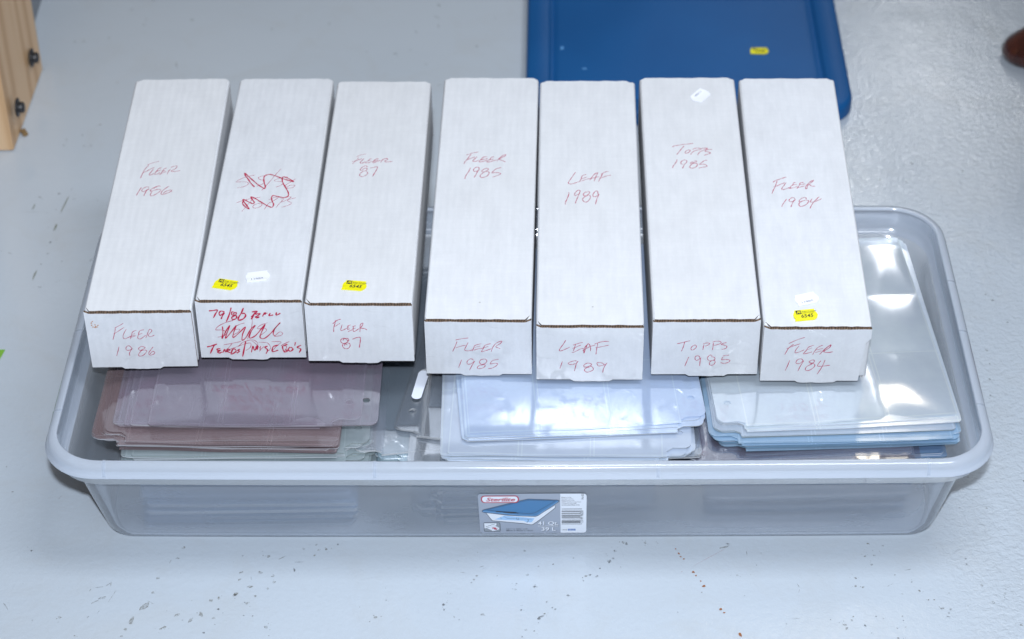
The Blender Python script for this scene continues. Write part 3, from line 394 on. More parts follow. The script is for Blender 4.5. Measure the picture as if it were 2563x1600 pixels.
MARKS = [[-0.3267,-0.1544,-0.3284,-0.1579,2.7,0],[-0.2204,-0.1788,-0.2092,-0.1782,1.2,1],[-0.2189,-0.1861,-0.2175,-0.1913,2.0,1],[-0.2341,-0.1741,-0.2272,-0.1699,1.6,0],[-0.2449,-0.168,-0.2435,-0.1724,3.5,0],[-0.1896,-0.1598,-0.189,-0.1634,2.4,0],[-0.1785,-0.1541,-0.178,-0.1562,2.0,1],[-0.2696,-0.1683,-0.2689,-0.1692,1.6,1],[-0.4064,-0.2087,-0.3964,-0.2075,1.0,1],[-0.3964,-0.2075,-0.391,-0.2019,0.8,1],[-0.3911,-0.201,-0.3912,-0.2082,1.2,0],[-0.3847,-0.2111,-0.3913,-0.2302,0.8,0],[-0.4107,-0.214,-0.4092,-0.2106,1.2,0],[-0.4003,-0.2235,-0.3926,-0.2209,3.1,4],[-0.4074,-0.2304,-0.4001,-0.2249,2.0,4],[-0.3997,-0.2431,-0.3972,-0.239,1.0,1],[-0.4079,-0.2485,-0.4063,-0.2457,1.0,1],[-0.4745,-0.1571,-0.4738,-0.1577,2.0,1],[-0.4603,-0.0862,-0.4551,-0.0785,1.0,4],[-0.3479,-0.1962,-0.3473,-0.1991,3.1,0],[-0.3505,-0.2176,-0.3491,-0.2153,3.1,0],[-0.3589,-0.2398,-0.3522,-0.2288,5.5,0],[-0.3676,-0.2589,-0.364,-0.248,3.9,0],[-0.3707,-0.2657,-0.3692,-0.2616,3.5,0],[-0.3727,-0.2738,-0.372,-0.2711,2.4,0],[-0.3534,-0.2274,-0.3468,-0.2317,1.2,4],[-0.2959,-0.2272,-0.2916,-0.2295,3.5,0],[-0.2872,-0.2232,-0.2864,-0.2274,2.0,0],[-0.275,-0.2234,-0.2684,-0.2179,3.9,0],[-0.2731,-0.2221,-0.2703,-0.2199,2.4,1],[-0.327,-0.2474,-0.3212,-0.2448,3.1,0],[-0.3131,-0.256,-0.3086,-0.2506,3.1,0],[-0.3024,-0.2424,-0.3007,-0.2494,3.5,0],[-0.2872,-0.24,-0.2847,-0.2392,2.4,1],[-0.2907,-0.2496,-0.2884,-0.2524,3.1,0],[-0.2977,-0.27,-0.2958,-0.2687,2.4,1],[-0.3345,-0.261,-0.3333,-0.2624,3.9,0],[-0.339,-0.265,-0.3353,-0.2624,2.0,0],[-0.2611,-0.233,-0.2586,-0.2314,2.7,0],[-0.2538,-0.2239,-0.2519,-0.222,2.7,0],[-0.2619,-0.211,-0.2558,-0.2105,2.7,0],[-0.2533,-0.1911,-0.2471,-0.1918,2.7,4],[-0.2387,-0.1958,-0.2369,-0.1972,3.5,0],[-0.2379,-0.2058,-0.235,-0.2036,2.7,0],[-0.259,-0.1967,-0.2581,-0.2025,1.2,4],[-0.2708,-0.2022,-0.268,-0.1994,2.4,0],[-0.2706,-0.1922,-0.2667,-0.1902,2.0,0],[-0.2424,-0.2142,-0.241,-0.2137,2.7,0],[-0.3184,-0.2526,-0.3179,-0.2531,1.2,1],[-0.3387,-0.1776,-0.3373,-0.1718,1.2,0],[-0.3333,-0.1705,-0.3291,-0.1714,2.0,4],[-0.2005,-0.169,-0.1997,-0.1705,2.7,0],[-0.1977,-0.1632,-0.1947,-0.1618,1.6,0],[-0.2124,-0.1599,-0.2092,-0.1614,2.4,4],[-0.2003,-0.1548,-0.1981,-0.1558,2.4,4],[-0.0757,-0.237,-0.0747,-0.239,3.1,1],[-0.075,-0.2431,-0.0742,-0.2459,1.6,1],[-0.0655,-0.253,-0.0645,-0.2558,1.6,0],[-0.0605,-0.2573,-0.0601,-0.2581,1.6,1],[-0.0497,-0.2105,-0.0487,-0.2085,1.6,1],[-0.0447,-0.2,-0.0437,-0.2014,2.7,0],[-0.0386,-0.1915,-0.0345,-0.1901,1.2,4],[-0.061,-0.1953,-0.0528,-0.1969,1.2,4],[-0.0622,-0.1802,-0.0616,-0.1808,1.2,1],[-0.0427,-0.1899,-0.0365,-0.1872,1.2,4],[-0.0082,-0.2193,-0.0072,-0.2208,3.1,4],[-0.0071,-0.2122,-0.0057,-0.212,1.6,1],[-0.0405,-0.2522,-0.0365,-0.2509,2.7,4],[-0.1385,-0.2528,-0.1375,-0.2534,3.5,0],[-0.1292,-0.2308,-0.1288,-0.2314,1.2,1],[-0.2407,-0.2617,-0.2384,-0.2658,3.5,4],[-0.238,-0.259,-0.2375,-0.2595,1.6,0],[-0.2619,-0.2474,-0.2613,-0.2491,1.6,1],[-0.2537,-0.249,-0.2527,-0.2493,2.0,4],[-0.2623,-0.2307,-0.2618,-0.2319,1.2,1],[-0.0689,-0.2237,-0.0682,-0.2242,1.2,1],[-0.4341,-0.2479,-0.4325,-0.2452,2.7,0],[-0.4588,-0.2496,-0.4583,-0.2501,1.6,1],[-0.5065,-0.0726,-0.506,-0.0733,2.0,0],[-0.5188,-0.0352,-0.5183,-0.0359,1.6,0],[-0.4167,-0.271,-0.4158,-0.2705,1.6,0],[-0.4899,-0.2258,-0.4829,-0.2371,1.2,4],[-0.1263,-0.135,-0.1245,-0.1395,0.6,4],[0.0984,-0.1611,0.1015,-0.1591,3.5,1],[0.0879,-0.1723,0.0895,-0.168,2.4,1],[0.0813,-0.1863,0.0844,-0.1821,3.9,1],[0.0855,-0.1807,0.0875,-0.1794,2.0,1],[0.0955,-0.1581,0.0995,-0.1596,2.4,0],[0.1176,-0.16,0.1188,-0.1592,2.4,0],[0.1296,-0.1603,0.1308,-0.1609,1.6,0],[0.0617,-0.2027,0.0648,-0.2014,2.4,1],[0.0686,-0.2056,0.0712,-0.2029,2.0,1],[0.0577,-0.204,0.0608,-0.2027,2.4,0],[0.0566,-0.2095,0.0572,-0.209,1.6,1],[0.073,-0.1931,0.0736,-0.1937,2.0,1],[0.0786,-0.2017,0.0792,-0.2011,1.6,0],[0.0132,-0.2576,0.0191,-0.2537,2.4,1],[0.0122,-0.2589,0.0152,-0.2571,2.4,1],[0.0192,-0.251,0.0195,-0.2524,2.4,0],[0.0091,-0.2168,0.012,-0.2163,2.7,1],[0.0412,-0.2279,0.0424,-0.229,2.4,1],[0.0262,-0.2431,0.0271,-0.245,1.6,1],[0.029,-0.2458,0.0298,-0.2467,2.0,1],[0.0285,-0.1865,0.0293,-0.1871,2.0,0],[0.0483,-0.1785,0.0486,-0.1791,1.6,1],[0.0009,-0.1661,0.0029,-0.169,2.4,4],[0.0034,-0.2,0.0048,-0.2014,3.1,4],[0.0145,-0.1891,0.0153,-0.1896,2.0,4],[-0.0031,-0.2465,-0.0018,-0.2471,2.0,1],[0.0214,-0.2362,0.0222,-0.2368,2.7,4],[0.001,-0.272,0.0022,-0.2728,2.7,4],[0.0091,-0.2735,0.0098,-0.274,2.0,4],[-0.0022,-0.2811,-0.0018,-0.2798,1.2,1],[0.1468,-0.1679,0.1475,-0.1693,1.6,2],[0.1492,-0.1736,0.1502,-0.1765,1.6,2],[0.1509,-0.1785,0.1515,-0.1802,2.0,2],[0.1538,-0.1822,0.1541,-0.1831,2.0,2],[0.1613,-0.1993,0.1624,-0.2013,2.7,2],[0.1635,-0.2041,0.1644,-0.2058,2.0,2],[0.1675,-0.2119,0.1682,-0.2131,1.6,2],[0.1694,-0.2183,0.1712,-0.2203,3.1,2],[0.1826,-0.2491,0.1848,-0.2505,2.7,2],[0.1861,-0.2538,0.1872,-0.2546,2.0,2],[0.1983,-0.2801,0.1997,-0.2854,2.4,2],[0.1624,-0.1923,0.1973,-0.1675,0.5,5],[0.15,-0.1999,0.152,-0.1988,0.5,5],[0.1892,-0.1688,0.1995,-0.1653,2.4,0],[0.1958,-0.1618,0.1997,-0.1633,2.0,1],[0.203,-0.2049,0.2035,-0.2058,2.4,0],[0.2286,-0.1754,0.2289,-0.1768,1.2,4],[0.2148,-0.1736,0.2147,-0.1793,1.2,4],[0.2581,-0.2167,0.2603,-0.2236,0.8,4],[0.2601,-0.225,0.2585,-0.2304,0.8,4],[0.3138,-0.2124,0.3149,-0.211,2.4,0],[0.3191,-0.2241,0.3211,-0.2236,2.7,0],[0.3125,-0.222,0.3132,-0.2228,2.4,0],[0.3267,-0.1818,0.3279,-0.1832,2.4,0],[0.332,-0.1648,0.3326,-0.1662,2.4,0],[0.3454,-0.1694,0.3464,-0.168,2.0,0],[0.3356,-0.182,0.3366,-0.1809,2.4,4],[0.3321,-0.1932,0.3323,-0.1949,2.4,4],[0.3662,-0.2177,0.3672,-0.2185,1.6,1],[0.3716,-0.2274,0.3729,-0.2315,2.0,0],[0.3626,-0.2023,0.3687,-0.201,1.6,4],[0.3519,-0.2076,0.3527,-0.209,1.6,0],[0.388,-0.2536,0.3921,-0.2523,1.6,0],[0.3867,-0.2495,0.3897,-0.2549,0.8,1],[0.3965,-0.2551,0.3988,-0.253,2.0,1],[0.3923,-0.263,0.3959,-0.2644,1.2,1],[0.3831,-0.2413,0.385,-0.2419,1.6,0],[0.3783,-0.2412,0.3792,-0.2426,1.6,0],[0.399,-0.2335,0.4003,-0.233,1.6,0],[0.3947,-0.2604,0.3956,-0.2583,1.6,1],[0.3055,-0.2612,0.3061,-0.262,2.0,0],[0.2945,-0.2716,0.2982,-0.273,2.4,0],[0.3147,-0.272,0.3163,-0.2747,1.6,1],[0.3029,-0.2665,0.3049,-0.266,2.7,0],[0.2838,-0.2647,0.2848,-0.2655,1.2,1],[0.2492,-0.2626,0.2568,-0.2633,0.8,4],[0.2427,-0.2692,0.2433,-0.2705,1.2,4],[0.3267,-0.2616,0.3274,-0.2622,1.6,1],[0.3331,-0.2644,0.3334,-0.265,1.6,0],[0.32,-0.2827,0.3203,-0.2832,1.2,1],[0.2969,-0.2756,0.2986,-0.2775,3.1,4],[0.343,-0.2897,0.3438,-0.2905,2.4,1],[0.3437,-0.2779,0.3449,-0.2774,2.0,0],[0.351,-0.2675,0.3517,-0.268,1.6,1],[0.3508,-0.2621,0.3521,-0.2627,1.6,0],[0.3542,-0.2325,0.3569,-0.2339,1.2,4],[0.3417,-0.224,0.3503,-0.2187,0.8,4],[0.3516,-0.2768,0.3537,-0.2755,1.2,0],[0.4224,-0.1876,0.4229,-0.1884,2.0,1],[0.4221,-0.1952,0.4226,-0.1958,1.6,1],[0.4985,-0.0797,0.4988,-0.0806,2.4,1],[0.4546,-0.1179,0.4552,-0.1188,2.0,0],[0.4282,-0.1173,0.4291,-0.1167,1.6,1],[0.4507,-0.2346,0.4524,-0.236,3.1,4],[0.438,-0.2452,0.4395,-0.2479,3.1,4],[0.4311,-0.2232,0.4329,-0.2246,3.1,4],[0.4587,-0.2751,0.4594,-0.2764,2.4,0],[0.4138,-0.2501,0.4149,-0.2509,1.6,0],[0.119,-0.1339,0.1199,-0.1334,2.0,0],[0.0963,-0.1431,0.0984,-0.1417,1.6,0],[-0.5298,0.4025,-0.524,0.4434,2.4,3],[-0.5241,0.4481,-0.5227,0.4538,1.2,4],[-0.5638,0.4099,-0.5617,0.4238,2.0,3],[-0.5325,0.367,-0.5302,0.3833,3.1,3],[-0.5421,0.2735,-0.5399,0.2958,2.4,3],[-0.5376,0.4438,-0.5368,0.4422,3.1,1],[-0.5332,0.3473,-0.532,0.346,2.7,1],[-0.5594,0.4372,-0.5581,0.4358,2.7,0],[-0.5373,0.3052,-0.5361,0.3047,2.4,0],[-0.5359,0.411,-0.5351,0.4104,2.0,0],[-0.5162,0.2695,-0.5102,0.2744,0.8,4],[-0.5337,0.2623,-0.5294,0.2617,2.4,4],[-0.4832,0.3064,-0.4802,0.3151,2.0,4],[-0.5207,0.432,-0.5146,0.4309,1.2,4],[-0.5789,0.4071,-0.5356,0.4049,0.6,4],[-0.5776,0.3281,-0.5717,0.3244,1.6,4],[-0.5874,0.3301,-0.5845,0.3318,1.6,4],[-0.4904,0.4284,-0.4891,0.4274,2.0,4],[-0.5325,0.3252,-0.5316,0.3241,2.4,4],[-0.5398,0.3763,-0.5391,0.3753,2.0,4],[-0.515,0.3099,-0.5128,0.3089,2.7,4],[-0.4232,0.8346,-0.4198,0.8381,3.5,0],[-0.1532,0.7437,-0.1493,0.7436,3.1,1],[-0.5053,0.8664,-0.5031,0.8639,3.1,4],[-0.4819,0.8424,-0.4807,0.84,2.7,0],[-0.4831,0.8261,-0.482,0.8243,3.1,0],[-0.5257,0.7945,-0.524,0.7933,3.1,4],[-0.557,0.7866,-0.5555,0.7848,3.5,4],[-0.5694,0.7869,-0.5676,0.7851,3.1,4],[-0.2413,0.8219,-0.2388,0.8206,3.5,4],[-0.3151,0.8091,-0.3121,0.8108,2.4,4],[-0.431,0.7334,-0.4279,0.7162,1.6,4],[-0.5143,0.5444,-0.5128,0.5423,3.1,1],[-0.5277,0.5676,-0.5259,0.5654,2.7,4],[-0.5477,0.5463,-0.546,0.5442,3.1,4],[-0.5464,0.5566,-0.5436,0.5576,3.1,0],[-0.5228,0.543,-0.5208,0.5414,3.1,4],[-0.5089,0.5896,-0.5075,0.588,2.7,0],[-0.5976,0.72,-0.5988,0.7177,2.4,0],[-0.0973,0.8663,-0.0962,0.8601,3.1,4],[-0.1116,0.7183,-0.1103,0.716,2.7,4],[-0.1322,0.7535,-0.1312,0.7511,2.7,4],[-0.4797,0.8904,-0.4762,0.8878,2.4,1],[-0.5331,0.3466,-0.5318,0.3448,2.4,1],[-0.1044,0.8389,-0.094,0.8287,2.0,4],[-0.0972,0.8157,-0.0964,0.806,2.0,4],[-0.0472,0.7609,-0.0458,0.7571,3.1,4],[-0.1272,0.8004,-0.1237,0.7938,2.4,4],[-0.0948,0.6685,-0.0941,0.6654,3.1,4],[0.5619,0.7259,0.5631,0.7228,3.1,0],[0.5277,0.4623,0.5287,0.459,2.4,1],[0.471,0.4811,0.4717,0.4757,2.7,4],[0.4579,0.4439,0.46,0.4375,2.7,4],[0.5184,0.2124,0.5208,0.2101,3.1,0],[0.4614,0.6887,0.4731,0.6792,1.6,4],[0.4094,0.538,0.4163,0.5434,2.0,4],[0.3893,0.5783,0.3971,0.5896,2.0,4],[0.5316,0.3616,0.5326,0.3591,2.4,4],[0.5282,0.1735,0.5292,0.1713,2.4,4],[0.5129,0.223,0.5148,0.222,2.7,0],[0.4968,0.1257,0.4987,0.1247,3.1,0],[0.4925,0.0784,0.4931,0.0774,2.4,0],[0.4883,0.0523,0.4889,0.0514,2.0,1],[0.4969,0.1034,0.4976,0.1024,2.0,4],[0.444,-0.0726,0.4448,-0.0734,1.6,1]]
# scuffs, grit and flakes lying on the floor, as measured
def blob(x, y, rx, ry, ang, rnd, n=9, z=0.0004):
    vs = []
    for i in range(n):
        a = 2 * math.pi * i / n
        k = rnd.uniform(.55, 1.15)
        u, v = rx * k * math.cos(a), ry * k * math.sin(a)
        vs.append((x + u * math.cos(ang) - v * math.sin(ang), y + u * math.sin(ang) + v * math.cos(ang), z))
    return vs


def build_marks():
    def sm(name, c, op):
        g = G(name)
        o = g.obj()
        nz = g.noise(o, 420, 4, .7)
        f = g.n("MapRange", {0: nz, 1: .35, 2: .62, 3: 0.0, 4: op}).outputs[0]
        return g.done(g.mixs(f, g.n("BsdfTransparent").outputs[0], g.pbr(Base_Color=c, Roughness=.6)))
    mats = [sm("grey_smudge", (.25, .24, .20), .60), sm("dark_grit", (.10, .10, .095), .75), simple("orange_flake", (.30, .12, .045), .6),
            sm("olive_scrape", (.17, .18, .09), .95), sm("faint_smudge", (.26, .26, .24), .50), sm("red_scratch", (.50, .20, .22), .8)]
    rnd = random.Random(5)
    vs, fs, fm = [], [], []
    def addb(pts, c):
        b = len(vs)
        vs.extend(pts)
        fs.append(tuple(range(b, b + len(pts))))
        fm.append(c)
    k = 0
    for x1, y1, x2, y2, w, c in MARKS:
        w = w / 1000
        L = math.hypot(x2 - x1, y2 - y1)
        ang = math.atan2(y2 - y1, x2 - x1)
        k += 1
        z = .0004 + (k % 7) * .00003
        if L > 3.0 * w:
            addb([(x1 + (x2 - x1) * .5 + px, y1 + (y2 - y1) * .5 + py, pz) for px, py, pz in blob(0, 0, L / 2 + w * .2, w * .42, ang, rnd, 12, z)], c)
        else:
            cx, cy = (x1 + x2) / 2, (y1 + y2) / 2
            addb(blob(cx, cy, max(L, w) * .52, w * .62, ang, rnd, 9, z), c)
            if c in (0, 1, 4) and rnd.random() < .5:
                for _ in range(rnd.randint(1, 4)):
                    s = w * rnd.uniform(.1, .28)
                    addb(blob(cx + rnd.gauss(0, w * 1.3), cy + rnd.gauss(0, w * 1.5), s, s, 0, rnd, 6, z), c)
    # fine peppering, denser in front of the tub
    for _ in range(150):
        if rnd.random() < .6: x, y = rnd.uniform(-.5, .5), rnd.uniform(-.36, -.15)
        else: x, y = rnd.uniform(-.75, .75), rnd.uniform(-.2, 1.0)
        s = rnd.choice((.0003, .0003, .0004, .0005, .0006))
        addb(blob(x, y, s, s * rnd.uniform(.6, 1.6), rnd.uniform(0, 3), rnd, 6, .0007), rnd.choice((0, 0, 1, 4, 4)))
    o = mesh("scuff_marks", vs, fs, mats, fl_o, fm)
    tag(o, kind="stuff")


build_marks()

# green tape at the left, wood chip by the board
g_ = mesh("floor_tape", [(-.600, .150, .0003), (-.5515, .152, .0003), (-.5605, .105, .0003), (-.612, .103, .0003),
                         (-.600, .150, .0010), (-.5515, .152, .0010), (-.5605, .105, .0010), (-.612, .103, .0010)],
          [(4, 7, 6, 5), (0, 1, 5, 4), (1, 2, 6, 5), (2, 3, 7, 6), (3, 0, 4, 7)], M_GREEN)
tag(g_, "scrap of lime green tape stuck to the floor at the left edge", "tape")
rnd = random.Random(3)
bm = bmesh.new()
bmesh.ops.create_cube(bm, size=1, matrix=Matrix.Translation((-.5985, .571, .0025)) @ Matrix.Rotation(R(-62), 4, 'Z') @ Matrix.Diagonal((.011, .0055, .004, 1)))
bmesh.ops.bevel(bm, geom=bm.edges[:], offset=.0008, segments=1)
for v in bm.verts: v.co += Vector((rnd.uniform(-.0006, .0006), rnd.uniform(-.0006, .0006), rnd.uniform(-.0003, .0006)))
tag(frombm("wood_chip", bm, simple("chip_wood", (.22, .14, .06), .8)), "small brown wood chip lying by the pine board", "wood chip")


# ---------------------------------------------------------------- rounded-rectangle sweeps
def rrect(x0, x1, y0, y1, r, n=8, m=10, bow=0.0):
    """closed loop, same point count for every radius; long straight runs get m points"""
    pts = []
    cor = [(x1 - r, y0 + r, -90), (x1 - r, y1 - r, 0), (x0 + r, y1 - r, 90), (x0 + r, y0 + r, 180)]
    for ci, (cx, cy, a0) in enumerate(cor):
        for i in range(n + 1):
            a = R(a0 + 90 * i / n)
            pts.append((cx + r * math.cos(a), cy + r * math.sin(a)))
        nx = cor[(ci + 1) % 4]
        a = R(nx[2])
        ex, ey = nx[0] + r * math.cos(a), nx[1] + r * math.sin(a)
        sx, sy = pts[-1]
        for i in range(1, m):
            pts.append((sx + (ex - sx) * i / m, sy + (ey - sy) * i / m))
    if bow:
        xc, hx, yc = (x0 + x1) / 2, (x1 - x0) / 2, (y0 + y1) / 2
        pts = [(x, y + (bow if y > yc else -bow) * max(0, 1 - ((x - xc) / hx) ** 2) * min(1, abs(y - yc) / (.7 * (y1 - y0) / 2))) for x, y in pts]
    return pts


def sweep(loops, cap_first=False, cap_last=False):
    vs, fs = [], []
    n = len(loops[0][0])
    for pts, z in loops: vs += [(x, y, z) for x, y in pts]
    for k in range(len(loops) - 1):
        for i in range(n):
            j = (i + 1) % n
            fs.append((k * n + i, k * n + j, (k + 1) * n + j, (k + 1) * n + i))
    if cap_first: fs.append(tuple(range(n))[::-1])
    if cap_last: fs.append(tuple((len(loops) - 1) * n + i for i in range(n)))
    return vs, fs


# ---------------------------------------------------------------- the tub
AX, AY = .4387, .2043
tub = empty("storage_tub", (0, 0, 0), (0, 0, R(-1.1395)))
tag(tub, "long shallow frosted plastic underbed tub standing on the floor, filled with card pages", "storage tub")


def loop(dx, dy, z, r, bow=.003):
    return (rrect(-AX + dx, AX - dx, -AY + dy, AY - dy, r, 10, 14, bow), z)


BDX, BDY = .0350, .0520    # inset of the foot of the wall
outer = [loop(-.0018, -.0018, .1303, .052), loop(-.0019, -.0019, .1313, .052), loop(-.0006, -.0006, .1320, .052), loop(.0001, .0001, .1360, .052), loop(.0012, .0012, .1398, .051), loop(.0032, .0032, .1422, .050),
         loop(.0060, .0060, .1432, .048), loop(.0082, .0082, .1436, .047), loop(.0093, .0093, .1433, .046), loop(.0097, .0097, .1410, .046), loop(.0100, .0100, .130, .046), loop(.0106, .0106, .1168, .045),
         loop(.0160, .0162, .1155, .043), loop(.0165, .0167, .1152, .043)]
for i in range(1, 8):
    t = i / 7
    outer.append(loop(.0165 + (BDX - .0165) * t, .0167 + (BDY - .0167) * t, .1152 + (.0075 - .1152) * t, .043 - .013 * t, .003 - .001 * t))
outer += [loop(BDX + .0018, BDY + .0020, .0046, .029, .002), loop(BDX + .0055, BDY + .0058, .0027, .027, .002), loop(BDX + .013, BDY + .013, .0020, .022, .002)]
vs, fs = sweep(outer, False, True)
NL = len(outer[0][0])
shell_in = mesh("tub_wall", vs, fs, [M_TUB, M_RIM], tub, [1 if i < 9 * NL or i >= 22 * NL else 0 for i in range(len(fs))], smooth=True)
o2 = [loop(-.0018, -.0018, .1303, .052), loop(.0002, .0002, .1303, .051), loop(.0010, .0010, .1340, .051), loop(.0045, .0045, .1340, .049), loop(.0066, .0066, .1160, .048), loop(.0158, .0160, .1150, .043)]
vs, fs = sweep(o2, False, False)
outs = mesh("rim_lip", vs, [f[::-1] for f in fs], M_RIM, tub, smooth=True)
# moulded witness marks across the rim
M_MARK = m_tub("milky_moulding_mark", .45, .8)


def rim_mark(s, side):
    """short raised band that follows the rim's section; s = position along the side"""
    prof = [(-.0012, .1320), (-.0003, .1361), (.0008, .1401), (.0029, .1426), (.0059, .1436), (.0083, .1440), (.0097, .1435)]
    vs = []
    for d, z in prof:
        for e in (-.0014, .0014):
            if side == 'f':
                bow = .003 * max(0, 1 - (s / (AX - d)) ** 2)
                vs.append((s + e, -AY + d - bow, z))
            elif side == 'l': vs.append((-AX + d, s + e, z))
            else: vs.append((AX - d, s + e, z))
    fs = [(2 * i, 2 * i + 1, 2 * i + 3, 2 * i + 2) for i in range(len(prof) - 1)]
    mesh("rim_mark", vs, fs, M_MARK, tub, smooth=True)


for s in (-.378, -.130, .128, .374): rim_mark(s, 'f')
for s in (-.125, -.005, .08): rim_mark(s, 'l')
for s in (-.12, -.01, .07): rim_mark(s, 'r')

# ---- product label on the front wall
zA, yA = .1152, -(AY - .0167)
zB, yB = .0060, -(AY - BDY)
wall_dir = Vector((0, yB - yA + .0010, zB - zA)).normalized()     # down the wall
wall_n = Vector((0, -wall_dir.z, wall_dir.y))
if wall_n.y > 0: wall_n = -wall_n
lab = empty("product_label")
lab.parent = tub
LW, LH = .1015, .0775
# local frame: x right, y up the wall, z out of the wall
Mx = Matrix(((1, 0, 0), tuple(-wall_dir), tuple(wall_n))).transposed().to_4x4()
top = Vector((-.0372, yA, zA)) + wall_dir * .0286 + wall_n * .0006
top.y -= .0029
Mx.translation = top - (-wall_dir) * LH
Mx = Mx @ Matrix.Rotation(R(.45), 4, 'Z')
lab.matrix_basis = Mx
tag(lab)
SX = LW / 2035.0     # label drawing units (as measured on a large view, x 155..2190, y 165..940)
SY = LH / 772.0


def L(x, y): return ((x - 155) * SX, LH - (y - 165) * SY)


M_LG = simple("label_grey", (.37, .41, .49), .35)
M_LW = simple("label_white", (.84, .87, .93), .35)
M_LB = simple("label_blue", (.050, .20, .42), .35)
M_LBD = simple("label_light_blue", (.18, .36, .60), .35)
M_LP = simple("label_pale_blue", (.40, .62, .90), .35)
M_LD = simple("label_black", (.035, .04, .05), .4)
M_LR = simple("label_red", (.50, .0, .035), .35)
M_LBOX = simple("label_tag_blue", (.10, .20, .48), .4)


def rr2(x0, y0, x1, y1, r, n=6):
    ps = []
    for cx, cy, a0 in ((x1 - r, y1 - r, 0), (x0 + r, y1 - r, 90), (x0 + r, y0 + r, 180), (x1 - r, y0 + r, 270)):
        for i in range(n + 1):
            a = R(a0 + 90 * i / n)
            ps.append((cx + r * math.cos(a), cy + r * math.sin(a)))
    return ps


def poly(name, polys, z, mat, parent, thick=None):
    """flat printed polygons; polys in label pixel units"""
    vs, fs = [], []
    for P in polys:
        b = len(vs)
        vs += [(*L(*p), z) for p in P]
        tri = geometry.tessellate_polygon([[Vector((*L(*p), 0)) for p in P]])
        for t in tri: fs.append(tuple(b + i for i in t))
    o = mesh(name, vs, fs, mat, parent)
    return o


def strokes_px(pts, w):
    """polyline -> quads in the same 2D units"""
    out = []
    for (x0, y0), (x1, y1) in zip(pts[:-1], pts[1:]):
        dx, dy = x1 - x0, y1 - y0
        l = math.hypot(dx, dy) or 1
        nx, ny = -dy / l * w / 2, dx / l * w / 2
        ex, ey = dx / l * w * .3, dy / l * w * .3
        out.append([(x0 + nx - ex, y0 + ny - ey), (x1 + nx + ex, y1 + ny + ey), (x1 - nx + ex, y1 - ny + ey), (x0 - nx - ex, y0 - ny - ey)])
    return out


def text(name, body, x, y, size, mat, parent, z=0.0, shear=0.0, bold=0.0, sx=1.0, rot=0.0, align='LEFT'):
    cu = bpy.data.curves.new(name, 'FONT')
    cu.body = body
    cu.size = size
    cu.shear = shear
    cu.offset = bold
    cu.align_x = align
    cu.resolution_u = 3
    tmp = bpy.data.objects.new("tmp", cu)
    col.objects.link(tmp)
    dg = bpy.context.evaluated_depsgraph_get()
    me = bpy.data.meshes.new_from_object(tmp.evaluated_get(dg))
    bpy.data.objects.remove(tmp)
    me.transform(Matrix.Translation((x, y, z)) @ Matrix.Rotation(rot, 4, 'Z') @ Matrix.Diagonal((sx, 1, 1, 1)))
    me.materials.clear()
    me.materials.append(mat)
    o = bpy.data.objects.new(name, me)
    col.objects.link(o)
    o.parent = parent
    return o


# backing (thin body so that it has an edge), right part white
def slab(name, P, z0, z1, mat, parent):
    n = len(P)
    vs = [(*L(*p), z0) for p in P] + [(*L(*p), z1) for p in P]
    fs = [tuple(range(n, 2 * n))[::-1]] + [(i, (i + 1) % n, n + (i + 1) % n, n + i) for i in range(n)]
    return mesh(name, vs, fs, mat, parent)


slab("label_backing", rr2(155, 165, 2195, 937, 55), 0, .00018, M_LG, lab)
P = [(1700, 166), (2140, 166)] + [(2140 + 54 * math.sin(R(a)), 220 - 54 * math.cos(R(a))) for a in (15, 30, 45, 60, 75, 90)] + [(2194, 882)] + \
    [(2140 + 54 * math.cos(R(a)), 882 + 54 * math.sin(R(a))) for a in (15, 30, 45, 60, 75, 90)] + [(1700, 936)]
poly("label_white_panel", [P], .00024, M_LW, lab)
tubpic = [(285, 525), (400, 685), (500, 695), (1000, 745), (1130, 770), (1170, 765), (1300, 675), (1600, 440), (1605, 390), (1250, 600), (700, 590)]
poly("tub_picture", [tubpic], .00026, M_LW, lab)
poly("tub_picture_contents", [[(445, 660), (640, 585), (700, 590), (1180, 640), (1210, 640), (1150, 720), (1060, 725), (1000, 690), (560, 668)]], .00029, M_LP, lab)
poly("lid_picture", [[(215, 490), (240, 470), (880, 310), (1100, 262), (1640, 285), (1685, 300), (1660, 325), (1270, 590), (1220, 605), (900, 590), (260, 522), (222, 510)]], .00032, M_LB, lab)
poly("lid_picture_rim", strokes_px([(235, 500), (500, 530), (1000, 585), (1200, 595), (1260, 580), (1660, 315)], 16), .00035, M_LBD, lab)
ln = []
for pts, w in (([(215, 492), (240, 470), (880, 310), (1100, 262), (1640, 285), (1685, 300), (1660, 325), (1270, 590), (1220, 605), (900, 592), (260, 522), (220, 508), (215, 492)], 9),
               ([(310, 470), (890, 330), (1110, 285), (1610, 300), (1220, 530), (1120, 550), (900, 530), (330, 475)], 6),
               ([(285, 525), (400, 685), (500, 695), (1000, 745), (1130, 770), (1170, 765), (1300, 675), (1600, 440), (1605, 395)], 9),
               ([(480, 500), (620, 508), (840, 520), (900, 540)], 16), ([(620, 515), (760, 530), (860, 532)], 16),
               ([(620, 600), (700, 640), (1150, 660)], 4), ([(870, 620), (865, 660), (905, 665), (905, 625)], 4), ([(560, 620), (575, 655)], 4), ([(1080, 655), (1088, 690), (1060, 720)], 7)):
    ln += strokes_px(pts, w)
poly("picture_outline", ln, .00038, M_LD, lab)
